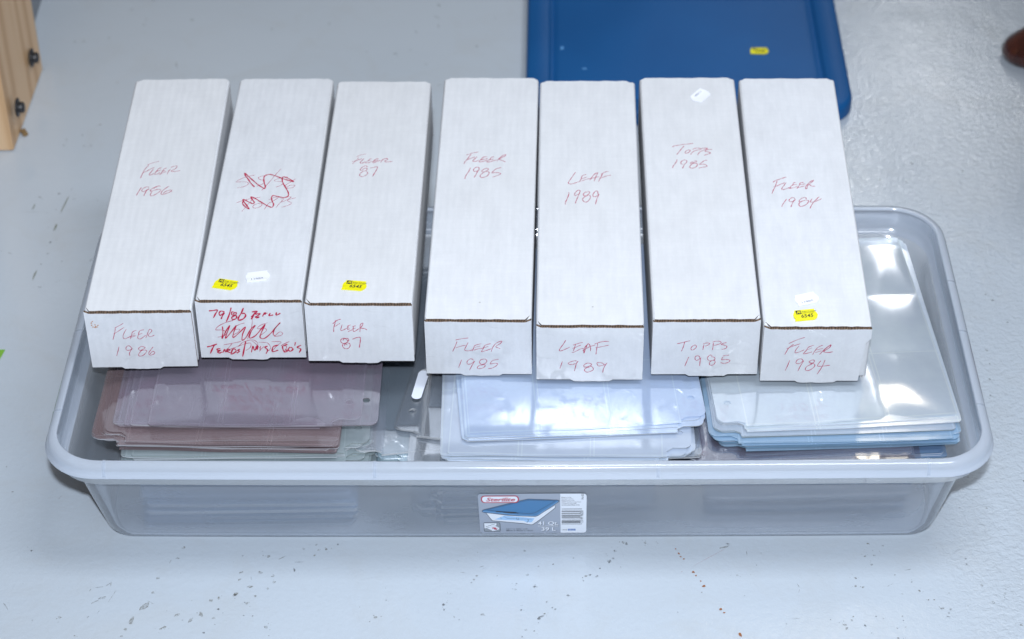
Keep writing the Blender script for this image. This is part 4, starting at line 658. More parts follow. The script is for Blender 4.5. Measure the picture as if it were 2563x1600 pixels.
# brand oval
poly("logo_ring", [rr2(210, 193, 925, 333, 69, 8)], .00041, M_LR, lab)
poly("logo_field", [rr2(232, 208, 903, 318, 54, 8)], .00044, M_LW, lab)
x, y = L(300, 300)
t_ = text("logo_lettering", "Sterilite", x, y, .0082 * 1.22, M_LR, lab, .00047, .28, .00022, 1.0)
wd = max(v.co.x for v in t_.data.vertices) - min(v.co.x for v in t_.data.vertices)
kx = (545 * SX) / wd
for v in t_.data.vertices: v.co.x = x + (v.co.x - x) * kx
# serifs
sf = []
for cx, cy, w in ((430, 300, 26), (612, 300, 34), (655, 300, 30), (705, 300, 30), (752, 300, 30), (600, 262, 20), (648, 262, 20), (700, 232, 20), (748, 262, 20)):
    sf.append([(cx - w / 2, cy - 4), (cx + w / 2, cy - 4), (cx + w / 2, cy + 3), (cx - w / 2, cy + 3)])
poly("logo_serifs", sf, .00047, M_LR, lab)
# small inset picture
poly("inset_frame", [rr2(228, 720, 547, 907, 28)], .00026, M_LD, lab)
poly("inset_field", [rr2(238, 728, 537, 898, 20)], .00029, simple("label_mid_grey", (.30, .33, .37), .4), lab)
poly("inset_drawing", [[(240, 735), (480, 735), (480, 775), (240, 840)], [(290, 840), (430, 775), (525, 830), (515, 860), (395, 897)]], .00032, M_LW, lab)
poly("inset_lines", strokes_px([(270, 805), (440, 750)], 6) + strokes_px([(300, 850), (385, 885)], 5) + strokes_px([(480, 735), (478, 800)], 6), .00035, M_LD, lab)
poly("inset_arrow", [[(395, 818), (455, 822), (462, 840), (495, 848), (465, 868), (420, 858), (425, 842), (382, 840)]], .00038, M_LR, lab)
# lettering
def ltxt(name, s, x, y, h, width, mat, z=.0003, **kw):
    X, Y = L(x, y)
    o = text(name, s, X, Y, h * SY * 1.38, mat, lab, z, **kw)
    mx = max(v.co.x for v in o.data.vertices)
    k = width * SX / max(1e-6, mx - X)
    for v in o.data.vertices: v.co.x = X + (v.co.x - X) * k
    return o


for dx, dy, mt, z in ((8, 8, M_LD, .00028), (0, 0, M_LW, .00031)):
    ltxt("volume_lettering", "41 Qt.", 1268 + dx, 775 + dy, 72, 392, mt, z, bold=.0002)
    ltxt("volume_lettering", "39 L", 1325 + dx, 892 + dy, 72, 285, mt, z, bold=.0002)
    poly("volume_rule", [[(1268 + dx, 793 + dy * .6), (1660 + dx, 793 + dy * .6), (1660 + dx, 803 + dy * .6), (1268 + dx, 803 + dy * .6)]], z, mt, lab)
ltxt("size_lettering", "34¼\" x 16⅝\" x 6\"", 655, 866, 24, 415, M_LD)
ltxt("size_lettering", "88cm x 42cm x 15cm", 655, 897, 22, 515, M_LD, bold=.00004)
for i, (s, w) in enumerate((("Made in U.S.A.", 190), ("Fabriqué aux É.U.", 225), ("Hecho en los E.U.A.", 250), ("©2005 Sterilite Corporation", 370), ("Townsend, MA 01469", 285), ("www.sterilite.com", 345))):
    ltxt("address_lettering", s, 1720, 243 + i * 29.5, 20, w, M_LD, .0003, bold=.00006 if i == 5 else 0.0)
bars = [(460, 9), (487, 6), (513, 14), (540, 5), (555, 10), (578, 5), (590, 4), (600, 12), (618, 6), (630, 9), (650, 5), (672, 3), (685, 4), (700, 12), (716, 10), (730, 10), (745, 6), (765, 5)]
bp = []
for i, (y, h) in enumerate(bars):
    xe = 2110 if i in (0, 1, 16, 17) else 2080
    bp.append([(1722, y - h / 2), (xe, y - h / 2), (xe, y + h / 2), (1722, y + h / 2)])
poly("barcode", bp, .0003, M_LD, lab)
X, Y = L(2135, 735)
text("barcode_number", "73149 96036", X, Y, .0046, M_LD, lab, .0003, rot=R(90))
X, Y = L(2140, 285)
text("barcode_number", "196L4S03", X, Y, .0032, M_LD, lab, .0003, rot=R(90))
ltxt("item_number", "1960", 1716, 887, 24, 108, M_LD)
poly("color_tag", [[(1840, 857), (1988, 857), (1988, 893), (1840, 893)]], .0003, M_LBOX, lab)
ltxt("color_lettering", "Glacier", 1850, 885, 20, 128, M_LW, .00033)

# ---------------------------------------------------------------- pocket pages
PW, PD, PS = .203, .284, .026      # pocket area width, depth, spine strip width


def page_mesh(name, seed, mats, mirror=False, notch=.012, slot=False, amp=1.0, skirt=.0016, strip=True, curl=0.0, w=PW, d=PD, sag=1.0, holes=True, bulge=0.0):
    rnd = random.Random(seed)
    ps = PS * (1.0 if strip else 0.0)
    vr = random.Random(seed * 7 + 1)
    w += vr.uniform(-.0022, .0012)
    notch *= vr.uniform(.55, 1.25)
    if strip: ps *= vr.uniform(.86, 1.04)

    def arc(cx, cy, r, a0, a1, n=4):
        return [(cx + r * math.cos(R(a0 + (a1 - a0) * i / n)), cy + r * math.sin(R(a0 + (a1 - a0) * i / n))) for i in range(n + 1)]
    r = .004
    out = arc(w - r, r, r, -90, 0) + arc(w - r, d - r, r, 0, 90)
    if strip:
        rs = .008
        if notch > 0: out += [(.002, d)] + arc(-ps + rs, d - notch - rs, rs, 90, 180) + arc(-ps + rs, notch + rs, rs, 180, 270) + [(-.006, notch), (0, notch * .6), (0, 0)]
        else: out += arc(-ps + rs, d - rs, rs, 90, 180) + arc(-ps + rs, rs, rs, 180, 270)
    else: out += arc(r, d - r, r, 90, 180) + arc(r, r, r, 180, 270)
    # densify the outline
    dens = []
    for a, b in zip(out, out[1:] + out[:1]):
        l = math.hypot(b[0] - a[0], b[1] - a[1])
        k = max(1, int(l / .011))
        for i in range(k): dens.append((a[0] + (b[0] - a[0]) * i / k, a[1] + (b[1] - a[1]) * i / k))
    out = dens
    hl = []
    if strip and holes:
        for cy in (.034, .142, .250):
            hl.append([(-ps * .52 + .0036 * math.cos(2 * math.pi * i / 12), cy + .0036 * math.sin(2 * math.pi * i / 12)) for i in range(12)])
        if slot:
            for cy in (.072, .180):
                rr, hh = .0055, .020
                hl.append([(-ps * .52 + rr * math.cos(R(a)), cy + (hh if a <= 180 else -hh) + rr * math.sin(R(a))) for a in list(range(0, 181, 30)) + list(range(180, 361, 30))][:-1])
    verts = [Vector(p) for p in out]
    edges = [(i, (i + 1) % len(out)) for i in range(len(out))]
    rings = [list(range(len(out)))]
    for h in hl:
        b = len(verts)
        verts += [Vector(p) for p in h]
        edges += [(b + i, b + (i + 1) % len(h)) for i in range(len(h))]
        rings.append(list(range(b, b + len(h))))
    nx, ny = (20, 26) if bulge == 0 else (48, 60)
    for i in range(nx):
        for j in range(ny):
            x = -ps + (w + ps) * (i + .5) / nx
            y = d * (j + .5) / ny
            if x < 0 and (y < notch + .003 or y > d - notch - .003): continue
            if x < 0 and y and any(abs(x + ps * .52) < .0075 and abs(y - c) < (.0075 if c in (.034, .142, .250) else .028) for c in ((.034, .142, .250, .072, .180) if slot else (.034, .142, .250))): continue
            verts.append(Vector((x, y)))
    V, E_, F, ov, oe, of = geometry.delaunay_2d_cdt(verts, edges, [], 1, 1e-6)

    def inside(p, poly_):
        c = False
        n = len(poly_)
        for i in range(n):
            a, b = poly_[i], poly_[(i + 1) % n]
            if (a[1] > p[1]) != (b[1] > p[1]) and p[0] < (b[0] - a[0]) * (p[1] - a[1]) / (b[1] - a[1]) + a[0]: c = not c
        return c
    tris = []
    for f in F:
        c = [sum(V[i][k] for i in f) / len(f) for k in (0, 1)]
        if any(inside(c, h) for h in hl): continue
        tris.append(tuple(f))
    ph = [rnd.uniform(0, 6.28) for _ in range(6)]
    am = [rnd.uniform(.4, 1.0) for _ in range(6)]

    def zf(x, y):
        e = max(0, (.05 - y) / .05)
        z = -.0012 * sag * e * e * (1 + .3 * math.sin(9 * x + ph[0]))
        z += -.0012 * sag * (1 - ((x - w / 2) / (w / 2)) ** 2) * e
        z += amp * .00075 * (am[0] * math.sin(31 * x + ph[1]) + am[1] * math.sin(22 * y + 10 * x + ph[2]))
        z += amp * .00050 * e * math.sin(70 * x + ph[3]) * am[2]
        xe = max(0, (abs(x - w / 2) - w / 2 + .02) / .03)
        z += -.0005 * sag * xe * xe
        if x > 0: z += bulge * abs(math.sin(math.pi * x / .0675)) ** .6 * abs(math.sin(math.pi * y / .0935)) ** .6
        z += curl * max(0, (x - .12) / .08) ** 2
        return z
    vv = [(v[0], v[1], zf(v[0], v[1])) for v in V]
    fs = list(tris)
    fm = [0] * len(fs)
    # edge skirts: the thickness of the page and what hangs in its pockets
    from collections import Counter
    cnt = Counter()
    for t in tris:
        for a, b in zip(t, t[1:] + t[:1]): cnt[(min(a, b), max(a, b))] += 1
    low = {}
    for t in tris:
        for a, b in zip(t, t[1:] + t[:1]):
            if cnt[(min(a, b), max(a, b))] == 1:
                for q in (a, b):
                    if q not in low:
                        low[q] = len(vv)
                        x, y, z = vv[q]
                        vv.append((x, y, z))
                        vv.append((x, y, z - skirt))
                fs.append((low[b], low[a], low[a] + 1, low[b] + 1))
                fm.append(1)
    if mirror:
        vv = [(w - x, y, z) for x, y, z in vv]
        fs = [f[::-1] for f in fs]
    me = bpy.data.meshes.new(name)
    me.from_pydata(vv, [], fs)
    for m in mats: me.materials.append(m)
    for p_, i in zip(me.polygons, fm):
        p_.material_index = i
        p_.use_smooth = (i == 0)
    me.update()
    return me


def medge(name, c, op=.75, rough=.25):
    g = G(name)
    o = g.obj()
    n = g.noise(g.mapn(o, (1, 1, 6)), 60, 3, .6)
    oi = g.n("ObjectInfo").outputs["Random"]
    cc = g.mix(n, c, tuple(v * .72 for v in c))
    cc = g.mix(oi, tuple(v * .62 for v in c), g.mix(.5, cc, tuple(min(1, v * 1.25) for v in c)))
    cc = g.mix(g.math('MULTIPLY', g.math('GREATER_THAN', g.math('FRACT', g.math('MULTIPLY', oi, 7.31)), .72), .75), cc, (.93, .96, 1.0))  # some page edges turned near-white: edge glints painted in
    d = g.pbr(Base_Color=cc, Roughness=rough, Specular_IOR_Level=.7)
    tl = g.n("BsdfTranslucent", {"Color": cc}).outputs[0]
    return g.done(g.mixs(op, g.n("BsdfTransparent", {"Color": (.95, .97, .98)}).outputs[0], g.mixs(.3, d, tl)))


PAGES = {
    # name: (tint, opacity, gloss multiplier, edge tint, roughness, waviness)
    'rose': ((.37, .33, .41), .44, 3.0, (.46, .39, .43), .12, .18),
    'brown': ((.33, .24, .25), .54, 2.4, (.33, .24, .25), .12, .4),
    'sage': ((.48, .56, .58), .52, 2.4, (.50, .56, .54), .12, .4),
    'blue': ((.38, .52, .72), .60, 2.4, (.46, .58, .76), .15, .4),
    'sky': ((.60, .725, .98), .84, 4.2, (.84, .90, .90), .13, .04),
    'pale': ((.70, .79, .97), .72, 4.0, (.76, .84, .90), .12, .10),
    'aqua': ((.50, .68, .78), .46, 4.5, (.62, .78, .84), .10, .5),
    'clear': ((.52, .58, .66), .22, 6.0, (.95, .97, 1.0), .06, .3),  # near-white edge tint paints in the bright edge lines
    'dusk': ((.28, .26, .33), .30, 5.0, (.62, .60, .68), .06, 1.0),
    'ice': ((.74, .835, 1.0), .80, 4.5, (.84, .92, .98), .16, .12),
    'bright': ((.77, .86, 1.0), .86, 6.5, (.90, .95, 1.0), .11, .40),  # white edge tint stands in for a glint along the top page
    'teal': ((.44, .64, .84), .58, 2.6, (.32, .54, .72), .14, .3),
    'cream': ((.62, .71, .82), .56, 2.6, (.60, .68, .64), .14, .3),
    'deep': ((.20, .32, .50), .60, 2.2, (.20, .33, .50), .15, .3),
}
PM = {}
for k, (t, op, gl, e, ro, wv) in PAGES.items():
    PM[k] = (m_page("vinyl_" + k, t, op, gl, ro, True, wv, (.52, .30, .42) if k == "rose" else None), medge("vinyl_edge_" + k, e))

ORD = ["topmost", "second", "third", "fourth", "fifth", "sixth", "seventh", "eighth", "ninth", "tenth", "eleventh", "twelfth", "thirteenth", "fourteenth", "fifteenth", "sixteenth", "seventeenth", "eighteenth"]


def nth(what, where):
    """labels that count the alike pages from the top of their layer down"""
    return lambda i, n: what + ", " + ORD[n - 1 - i] + " from the top " + where



def stack(kind, n, z0, z1, x, y, yaw, dyaw, jx, jy, labels, group, seed, cat="card page", **kw):
    """n pages one over the other; x, y = front-left corner of the pocket area"""
    rnd = random.Random(seed)
    nv = min(n, 6)
    step = (z1 - z0) / max(1, n - 1)
    kw.setdefault('skirt', min(.0036, step * .85))
    ms = [page_mesh("card_page", seed * 10 + (v if kw.get('vary', True) else 0), PM[kind], **{a: b for a, b in kw.items() if a != 'vary'}) for v in range(nv)]
    res = []
    for i in range(n):
        z = z0 + step * i
        o = bpy.data.objects.new("card_page", ms[(i // max(1, (n + nv - 1) // nv)) % nv])
        col.objects.link(o)
        o.location = (x + rnd.uniform(-jx, jx), y + rnd.uniform(-jy, jy), z)
        o.rotation_euler = (0, 0, R(yaw + rnd.uniform(-dyaw, dyaw)))
        lb = labels(i, n) if callable(labels) else labels
        tag(o, lb, cat, group)
        res.append(o)
    return res


GL, GM, GR = "pages in the left stack", "pages in the middle stack", "pages in the right stack"
# left stack ------------------------------------------------------------------
stack('blue', 18, .006, .080, -.366, -.133, -.3, .8, .004, .003, nth("blue tinted page", "low in the left stack behind the tub wall"), GL, 1, amp=.3, sag=.6, strip=False, w=.205, d=.270)
stack('sage', 18, .0835, .1055, -.374, -.140, -.8, 1.8, .007, .006, nth("grey-green pocket page", "of its kind in the left stack"), GL, 2, mirror=True, amp=.5, sag=1.0)
stack('brown', 13, .1070, .1197, -.377, -.131, -2.5, 1.5, .006, .0045, nth("brownish pocket page", "of its kind in the left stack"), GL, 3, amp=.8, sag=.8)
pos = [(-.3870, -.1120, -1.0), (-.3830, -.1150, -2.5), (-.3760, -.1165, -1.6), (-.3700, -.1180, -2.2), (-.3520, -.1225, -1.0)]
lab5 = ["smoky pocket page reaching farthest left near the top of the left stack", "smoky pocket page, second of the smoky ones from below in the left stack",
        "smoky pocket page, middle one of the five smoky pages on the left stack", "smoky pocket page just under the topmost page of the left stack",
        "topmost smoky pocket page of the left stack, stained red, punched strip on its right"]
for i, ((x, y, a), lb) in enumerate(zip(pos, lab5)):
    me = page_mesh("card_page", 300 + i, PM['rose'], mirror=True, notch=(0 if i == 4 else .012), amp=.9, sag=.9 + .15 * i, skirt=.0011, w=PW - .010)
    o = bpy.data.objects.new("card_page", me)
    col.objects.link(o)
    o.location = (x, y, .1218 + i * .0020)
    o.rotation_euler = (0, 0, R(a))
    tag(o, lb, "card page", GL)
    topleft = o
# middle stack ----------------------------------------------------------------
stack('deep', 16, .006, .066, -.078, -.134, .3, 1.0, .006, .004, nth("dark blue page", "low in the middle stack behind the tub wall"), GM, 5, amp=.3, sag=.5, d=.270)
stack('aqua', 13, .070, .0975, -.112, -.148, 0, 2.0, .004, .006, nth("aqua page with punched strip", "at the left of the middle stack"), GM, 6, amp=1.0, sag=1.2, notch=.016)
stack('clear', 3, .0990, .1025, -.104, -.150, -1, 2.5, .004, .006, nth("clear dark-outlined page", "of three under the page with the white slot"), GM, 7, amp=.9, sag=1.0, strip=False, w=.16)
slotp = stack('clear', 3, .1048, .1072, -.0985, -.118, -10.5, .5, .0016, .001, lambda i, n: ["tilted clear page with punched strip, lowest of three left of the middle stack",
              "tilted clear page with punched strip, middle of three left of the middle stack", "tilted clear page with a white-filled slot in its punched strip"][i], GM, 8, slot=True, amp=.2, sag=.4, w=.13, notch=.010, vary=False)
stack('pale', 10, .1088, .1165, -.072, -.155, -1.0, 2.0, .005, .005, nth("pale far-forward page", "of its kind in the middle stack"), GM, 9, amp=.5, sag=.8, mirror=True, notch=.012, w=.205)
stack('sky', 7, .1176, .1228, -.054, -.139, 2.2, 2.2, .004, .004, nth("blue-white page", "just under the middle stack's topmost page"), GM, 10, amp=.5, sag=.9, mirror=True, w=PW - .002)
stack('sky', 1, .1240, .1240, -.050, -.136, 3.2, 0, .0, .0, "topmost page of the middle stack, reflecting the white box fronts", GM, 11, amp=.35, sag=1.2, mirror=True, slot=True, w=PW - .002)
stack('clear', 3, .1025, .1065, -.040, -.157, 1.5, 2.5, .006, .004, nth("wavy clear page", "under the pale ones of the middle stack"), GM, 20, amp=1.6, sag=1.6, strip=False, w=.205)
stack('clear', 2, .0995, .1018, -.132, -.132, 3.0, 3.0, .004, .006, nth("crumpled clear page", "in the gap left of the middle stack"), GM, 21, amp=2.2, sag=1.4, w=.125, notch=.010)
# right stack -----------------------------------------------------------------
stack('deep', 15, .006, .060, .180, -.132, 0, .8, .004, .004, nth("dark blue page", "lowest in the right stack behind the tub wall"), GR, 12, amp=.3, sag=.5, w=.195, d=.268, strip=False)
stack('dusk', 6, .0950, .1015, .170, -.150, -.6, 1.8, .008, .004, nth("dark clear page", "in the lower right stack"), GR, 13, amp=1.4, sag=1.0, w=.200)
stack('deep', 6, .0880, .0945, .205, -.141, .8, .8, .003, .0025, nth("dark blue page", "under the teal ones of the right stack"), GR, 14, amp=.3, sag=.8, w=.195)
stack('teal', 13, .1035, .1128, .208, -.139, 1.4, 1.1, .004, .0045, nth("teal edged page", "of its kind in the right stack"), GR, 15, amp=.3, sag=1.0, w=.204)
stack('cream', 4, .1138, .1160, .209, -.135, 2.2, 1.2, .004, .004, nth("cream edged page", "of its kind in the right stack"), GR, 16, amp=.3, sag=1.0, w=.204)
stack('ice', 4, .1170, .1198, .212, -.130, 3.0, .7, .0025, .003, nth("whitish page", "just under the right stack's topmost page"), GR, 17, amp=.5, sag=1.0, w=.204)
stack('bright', 1, .1212, .1212, .2125, -.127, 3.3, 0, 0, 0, "topmost bulging pocket page of the right stack, shining white under the lamps", GR, 18, amp=1.3, sag=1.1, w=.204, bulge=.0012)

# white pill filling a slot of the tilted page, stains on the left top page
tp = slotp[-1]
rr, hh, cx_, cy_ = .0052, .0165, -PS * .52, .072
P = [(cx_ + rr * math.cos(R(a)), cy_ + (hh if a <= 180 else -hh) + rr * math.sin(R(a))) for a in list(range(0, 181, 20)) + list(range(180, 361, 20))][:-1]
n = len(P)
mesh("slot_fill", [(x, y, .0006) for x, y in P] + [(x, y, .0011) for x, y in P], [tuple(range(n, 2 * n))] + [(i, (i + 1) % n, n + (i + 1) % n, n + i) for i in range(n)], simple("slot_fill_white", (.82, .86, .95), .5), tp)

# ---------------------------------------------------------------- card boxes
W, LEN, HT = .1025, .3948, .0687


def cr(pts, k=5):
    """Catmull-Rom through the points"""
    if len(pts) < 3: return pts
    P = [pts[0]] + pts + [pts[-1]]
    out = []
    for i in range(1, len(P) - 2):
        p0, p1, p2, p3 = P[i - 1:i + 3]
        for j in range(k):
            t = j / k
            out.append(tuple(.5 * (2 * p1[c] + (p2[c] - p0[c]) * t + (2 * p0[c] - 5 * p1[c] + 4 * p2[c] - p3[c]) * t * t + (3 * p1[c] - p0[c] - 3 * p2[c] + p3[c]) * t ** 3) for c in (0, 1)))
    out.append(pts[-1])
    return out


def writing(name, data, place, mat, parent, wk=1.0, seed=0):
    """pen strokes as thin ribbons; place(u, v, h) -> local point"""
    rnd = random.Random(seed)
    vs, fs = [], []
    for si, s in enumerate(data):
        w = s[0] * wk
        pts = [(s[i], s[i + 1]) for i in range(1, len(s), 2)]
        pts = cr(pts)
        b = len(vs)
        h = .00022 + (si % 9) * .00002
        N = len(pts)
        for i, (u, v) in enumerate(pts):
            a = pts[max(0, i - 1)]
            c = pts[min(N - 1, i + 1)]
            dx, dy = c[0] - a[0], c[1] - a[1]
            l = math.hypot(dx, dy) or 1
            ww = w * (.5 + .12 * math.sin(i * .9 + si)) * (.75 if i in (0, N - 1) else 1)
            nx, ny = -dy / l * ww, dx / l * ww
            vs += [place(u + nx, v + ny, h), place(u - nx, v - ny, h)]
        for i in range(N - 1): fs.append((b + 2 * i, b + 2 * i + 1, b + 2 * i + 3, b + 2 * i + 2))
    return mesh(name, vs, fs, mat, parent)


def sticker(parent, mat, x, y, z, ang, kind, seed=0):
    """price-gun sticker, bracket shaped ends, slightly lifted"""
    st = empty("price_sticker", (x, y, z), (0, 0, R(ang)))
    st.parent = parent
    out = [(-9.5, 7.6), (9.6, 7.6), (9.5, 5), (10.9, 2), (11.4, -1), (10.2, -4.5), (7.2, -7.6), (-11.6, -7.6), (-11.2, -4.5), (-11.9, -1), (-11.4, 3), (-9.9, 5.2)]
    n = len(out)
    rnd = random.Random(seed)
    lift = [.0006 if i in (6, 7, 8) else .0002 for i in range(n)]
    vs = [(u / 1000, v / 1000, .00025) for u, v in out] + [(u / 1000, v / 1000, .0005 + lift[i]) for i, (u, v) in enumerate(out)] + [(0, 0, .0005)]
    fs = [(n + i, n + (i + 1) % n, 2 * n) for i in range(n)] + [(i, (i + 1) % n, n + (i + 1) % n, n + i) for i in range(n)]
    mesh("sticker_paper", vs, fs, mat, st)
    if kind == 'y':
        mesh("sticker_logo", [(-8.6e-3, 1.6e-3, .0009), (-3.6e-3, 1.6e-3, .0009), (-3.6e-3, 6.8e-3, .0009), (-8.6e-3, 6.8e-3, .0009)], [(0, 1, 2, 3)], M_INK, st)
        lg = []
        for q in ([(-8.0, 2.2), (-6.4, 5.8), (-5.0, 2.4)], [(-7.6, 3.4), (-5.2, 4.0)], [(-4.2, 5.2), (-5.0, 6.0), (-5.6, 5.2), (-4.4, 3.6), (-4.9, 2.6)]):
            lg += strokes_px([(a / 1000, b / 1000) for a, b in q], .0005)
        vs, fs = [], []
        for q in lg:
            b = len(vs)
            vs += [(a, c, .00095) for a, c in q]
            fs.append((b, b + 1, b + 2, b + 3))
        mesh("sticker_logo", vs, fs, mat, st)
        text("sticker_lettering", "Alex Cooper", -.0031, .0036, .0031, M_INK, st, .0009, sx=.86)
        mesh("sticker_lettering", [(-.0035, .0024, .0009), (.009, .0024, .0009), (.009, .0027, .0009), (-.0035, .0027, .0009)], [(0, 1, 2, 3)], M_INK, st)
        t = text("sticker_number", "6545", -.0052, -.0036, .0066, M_INK, st, .00092, bold=.00008, sx=.9, shear=.2)
    else:
        text("sticker_number", "11980.", -.0078, -.0062, .0052, M_BINK, st, .0009, sx=.95)
    return st


boxes = [
    (-.3604, -.0522, .2109, -.2844, 1.0812), (-.2561, -.0429, .2143, -1.3116, -.4748), (-.1514, -.0552, .2182, -1.5503, -.7119), (-.0392, -.0571, .1979, -2.0848, 2.819),
    (.0667, -.0694, .1987, -1.6539, 3.0118), (.1767, -.0672, .2017, -1.2029, 2.641), (.2806, -.0771, .1986, -1.4715, 3.6376)]
blabels = [
    "leftmost white cardboard card box, marked 1986 in red pen, rusty stain on its front",
    "white cardboard card box with scribbled out red writing and bold 79/86 on its front",
    "white cardboard card box marked 87 in red with one yellow price sticker",
    "white cardboard card box in the middle of the row marked 1985, without any sticker",
    "white cardboard card box marked 1989 in red pen",
    "white cardboard card box marked 1985 with a white price sticker at its far end",
    "rightmost white cardboard card box, marked 1984, yellow and white stickers by its front edge"]


def slab3(bm, pts, z0, z1, axis='z', m_face=0, m_edge=1):
    """prism over a 2D outline; axis z: outline in xy, axis y: outline in xz"""
    n = len(pts)
    f = (lambda u, v, t: (u, v, t)) if axis == 'z' else (lambda u, v, t: (u, t, v))
    a = [bm.verts.new(f(u, v, z0)) for u, v in pts]
    b = [bm.verts.new(f(u, v, z1)) for u, v in pts]
    fa = bm.faces.new(a[::-1]); fb = bm.faces.new(b)
    fa.material_index = fb.material_index = m_face
    for i in range(n):
        q = bm.faces.new((a[i], a[(i + 1) % n], b[(i + 1) % n], b[i]))
        q.material_index = m_edge
    bmesh.ops.recalc_face_normals(bm, faces=bm.faces[:])


for i, ((x, y, z, yaw, pt), lb) in enumerate(zip(boxes, blabels)):
    rnd = random.Random(40 + i)
    bx = empty("card_box", (x, y, z))
    bx.rotation_mode = 'XYZ'
    bx.rotation_euler = (Matrix.Rotation(R(yaw), 3, 'Z') @ Matrix.Rotation(R(pt), 3, 'X')).to_euler()
    tag(bx, lb, "card box", "white cardboard card boxes lying in a row on the tub")
    # body with soft folded edges
    bm = bmesh.new()
    bmesh.ops.create_cube(bm, size=1, matrix=Matrix.Translation((0, LEN / 2 + .0015, -HT / 2 - .0001)) @ Matrix.Diagonal((W - .0006, LEN - .003, HT - .0006, 1)))
    bmesh.ops.bevel(bm, geom=bm.edges[:], offset=.0030, segments=4, profile=.5, affect='EDGES')
    # cut along the length and let the long sides breathe a little
    bmesh.ops.bisect_plane(bm, geom=bm.verts[:] + bm.edges[:] + bm.faces[:], plane_co=(0, LEN * .5, 0), plane_no=(0, 1, 0))
    bmesh.ops.bisect_plane(bm, geom=bm.verts[:] + bm.edges[:] + bm.faces[:], plane_co=(0, LEN * .25, 0), plane_no=(0, 1, 0))
    bmesh.ops.bisect_plane(bm, geom=bm.verts[:] + bm.edges[:] + bm.faces[:], plane_co=(0, LEN * .75, 0), plane_no=(0, 1, 0))
    for v in bm.verts:
        s = math.sin(math.pi * min(1, max(0, v.co.y / LEN)))
        if v.co.z < -.02: v.co.x *= 1 + .006 * s
    body = frombm("box_body", bm, M_TOP, bx, smooth=False)
    for p_ in body.data.polygons: p_.use_smooth = p_.area < 8e-4
    # lid panel: its cut front edge shows the brown corrugation
    cl, crr = (rnd.uniform(.003, .006), .001) if i != 5 else (.001, .005)
    if i == 3: cl, crr = .001, .005
    if i == 6: cl, crr = .0055, .001
    bl, br = rnd.uniform(.003, .007), rnd.uniform(.003, .008)
    pts = [(-W / 2, cl + .0005), (-W / 2 + cl * 1.3, -.0004)]
    pts = [(max(-W / 2 + .0022, u), v) for u, v in pts]
    for k in range(1, 20):
        pts.append((-W / 2 + cl * 1.3 + (W - cl * 1.3 - crr * 1.3) * k / 20, -.0004 + rnd.uniform(-.0004, .0004)))
    pts += [(W / 2 - crr * 1.3, -.0004), (W / 2 - .0022, crr + .0005), (W / 2 - .0022, LEN - br * .8), (W / 2 - .0022 - br, LEN)]
    for k in range(1, 14):
        pts.append((W / 2 - br - (W - bl - br) * k / 14, LEN + rnd.uniform(-.0005, .0005)))
    pts += [(-W / 2 + bl + .0022, LEN), (-W / 2 + .0022, LEN - bl * .8)]
    bm = bmesh.new()
    slab3(bm, pts, -.0016, 0)
    # only the front edge is a cut one; the long edges are folded white board
    for f in bm.faces:
        c = f.calc_center_median()
        if f.material_index == 1 and c.y > .012 and abs(c.x) > W / 2 - .004: f.material_index = 0
    frombm("lid_panel", bm, [M_TOP, M_KRAFT], bx)
    # front panel, taped over, with the tuck tab below
    nr = .0065 if i == 6 else .0006
    tb = rnd.uniform(-.008, .004)
    zt = -.0024
    pts = [(-W / 2 + .0004, -HT)]
    tw = .020
    pts += [(tb - tw, -HT), (tb - tw + .003, -HT - .0022)] + [(tb - tw + .003 + (2 * tw - .006) * k / 8, -HT - .0024 + rnd.uniform(-.0004, .0004)) for k in range(1, 8)] + [(tb + tw - .003, -HT - .0022), (tb + tw, -HT)]
    pts += [(W / 2 - nr - (.002 if i == 6 else 0), -HT), (W / 2 - nr, -HT * .62), (W / 2 - (nr * .8), -HT * .30), (W / 2 - .0006, -HT * .2), (W / 2 - .0006, zt - crr * .2)]
    pts += [(W / 2 - .0006, zt + (crr * .55 if crr > .002 else 0)), (W / 2 - .0006 - crr * 1.1, zt)] + [(W / 2 - .0006 - crr * 1.1 - (W - .0012 - (cl + crr) * 1.1) * k / 16, zt + rnd.uniform(-.00035, .0003)) for k in range(1, 16)] + [(-W / 2 + .0006 + cl * 1.1, zt), (-W / 2 + .0006, zt + cl * .55)]
    bm = bmesh.new()
    slab3(bm, pts, -.0019, .0008, 'y')
    bmesh.ops.bevel(bm, geom=[e for e in bm.edges if all(abs(v.co.y + .0019) < 1e-5 for v in e.verts)], offset=.0004, segments=1)
    frombm("front_panel", bm, [M_FRONT, M_KRAFT], bx)
    # red pen
    k1, k2 = 'T%d' % (i + 1), 'F%d' % (i + 1)
    tw_ = WRITING[k1]
    bold = [s for s in tw_ if s[0] > 1.35]
    fine = [s for s in tw_ if s[0] <= 1.35]
    writing("pen_writing", fine, lambda u, v, h: (u / 1000, v / 1000, h), M_REDF, bx, .85, i)
    if bold: writing("pen_scribble", bold, lambda u, v, h: (u / 1000, v / 1000, h + .0002), M_REDD, bx, .8, i)
    fw_ = WRITING[k2]
    bold = [s for s in fw_ if s[0] > 1.35]
    fine = [s for s in fw_ if s[0] <= 1.35]
    writing("pen_writing", fine, lambda u, v, h: (u / 1000, -.0019 - h, v / 1000), M_RED, bx, .62, i + 20)
    if bold: writing("pen_lettering", bold, lambda u, v, h: (u / 1000, -.0021 - h, v / 1000), M_REDD, bx, .62, i)
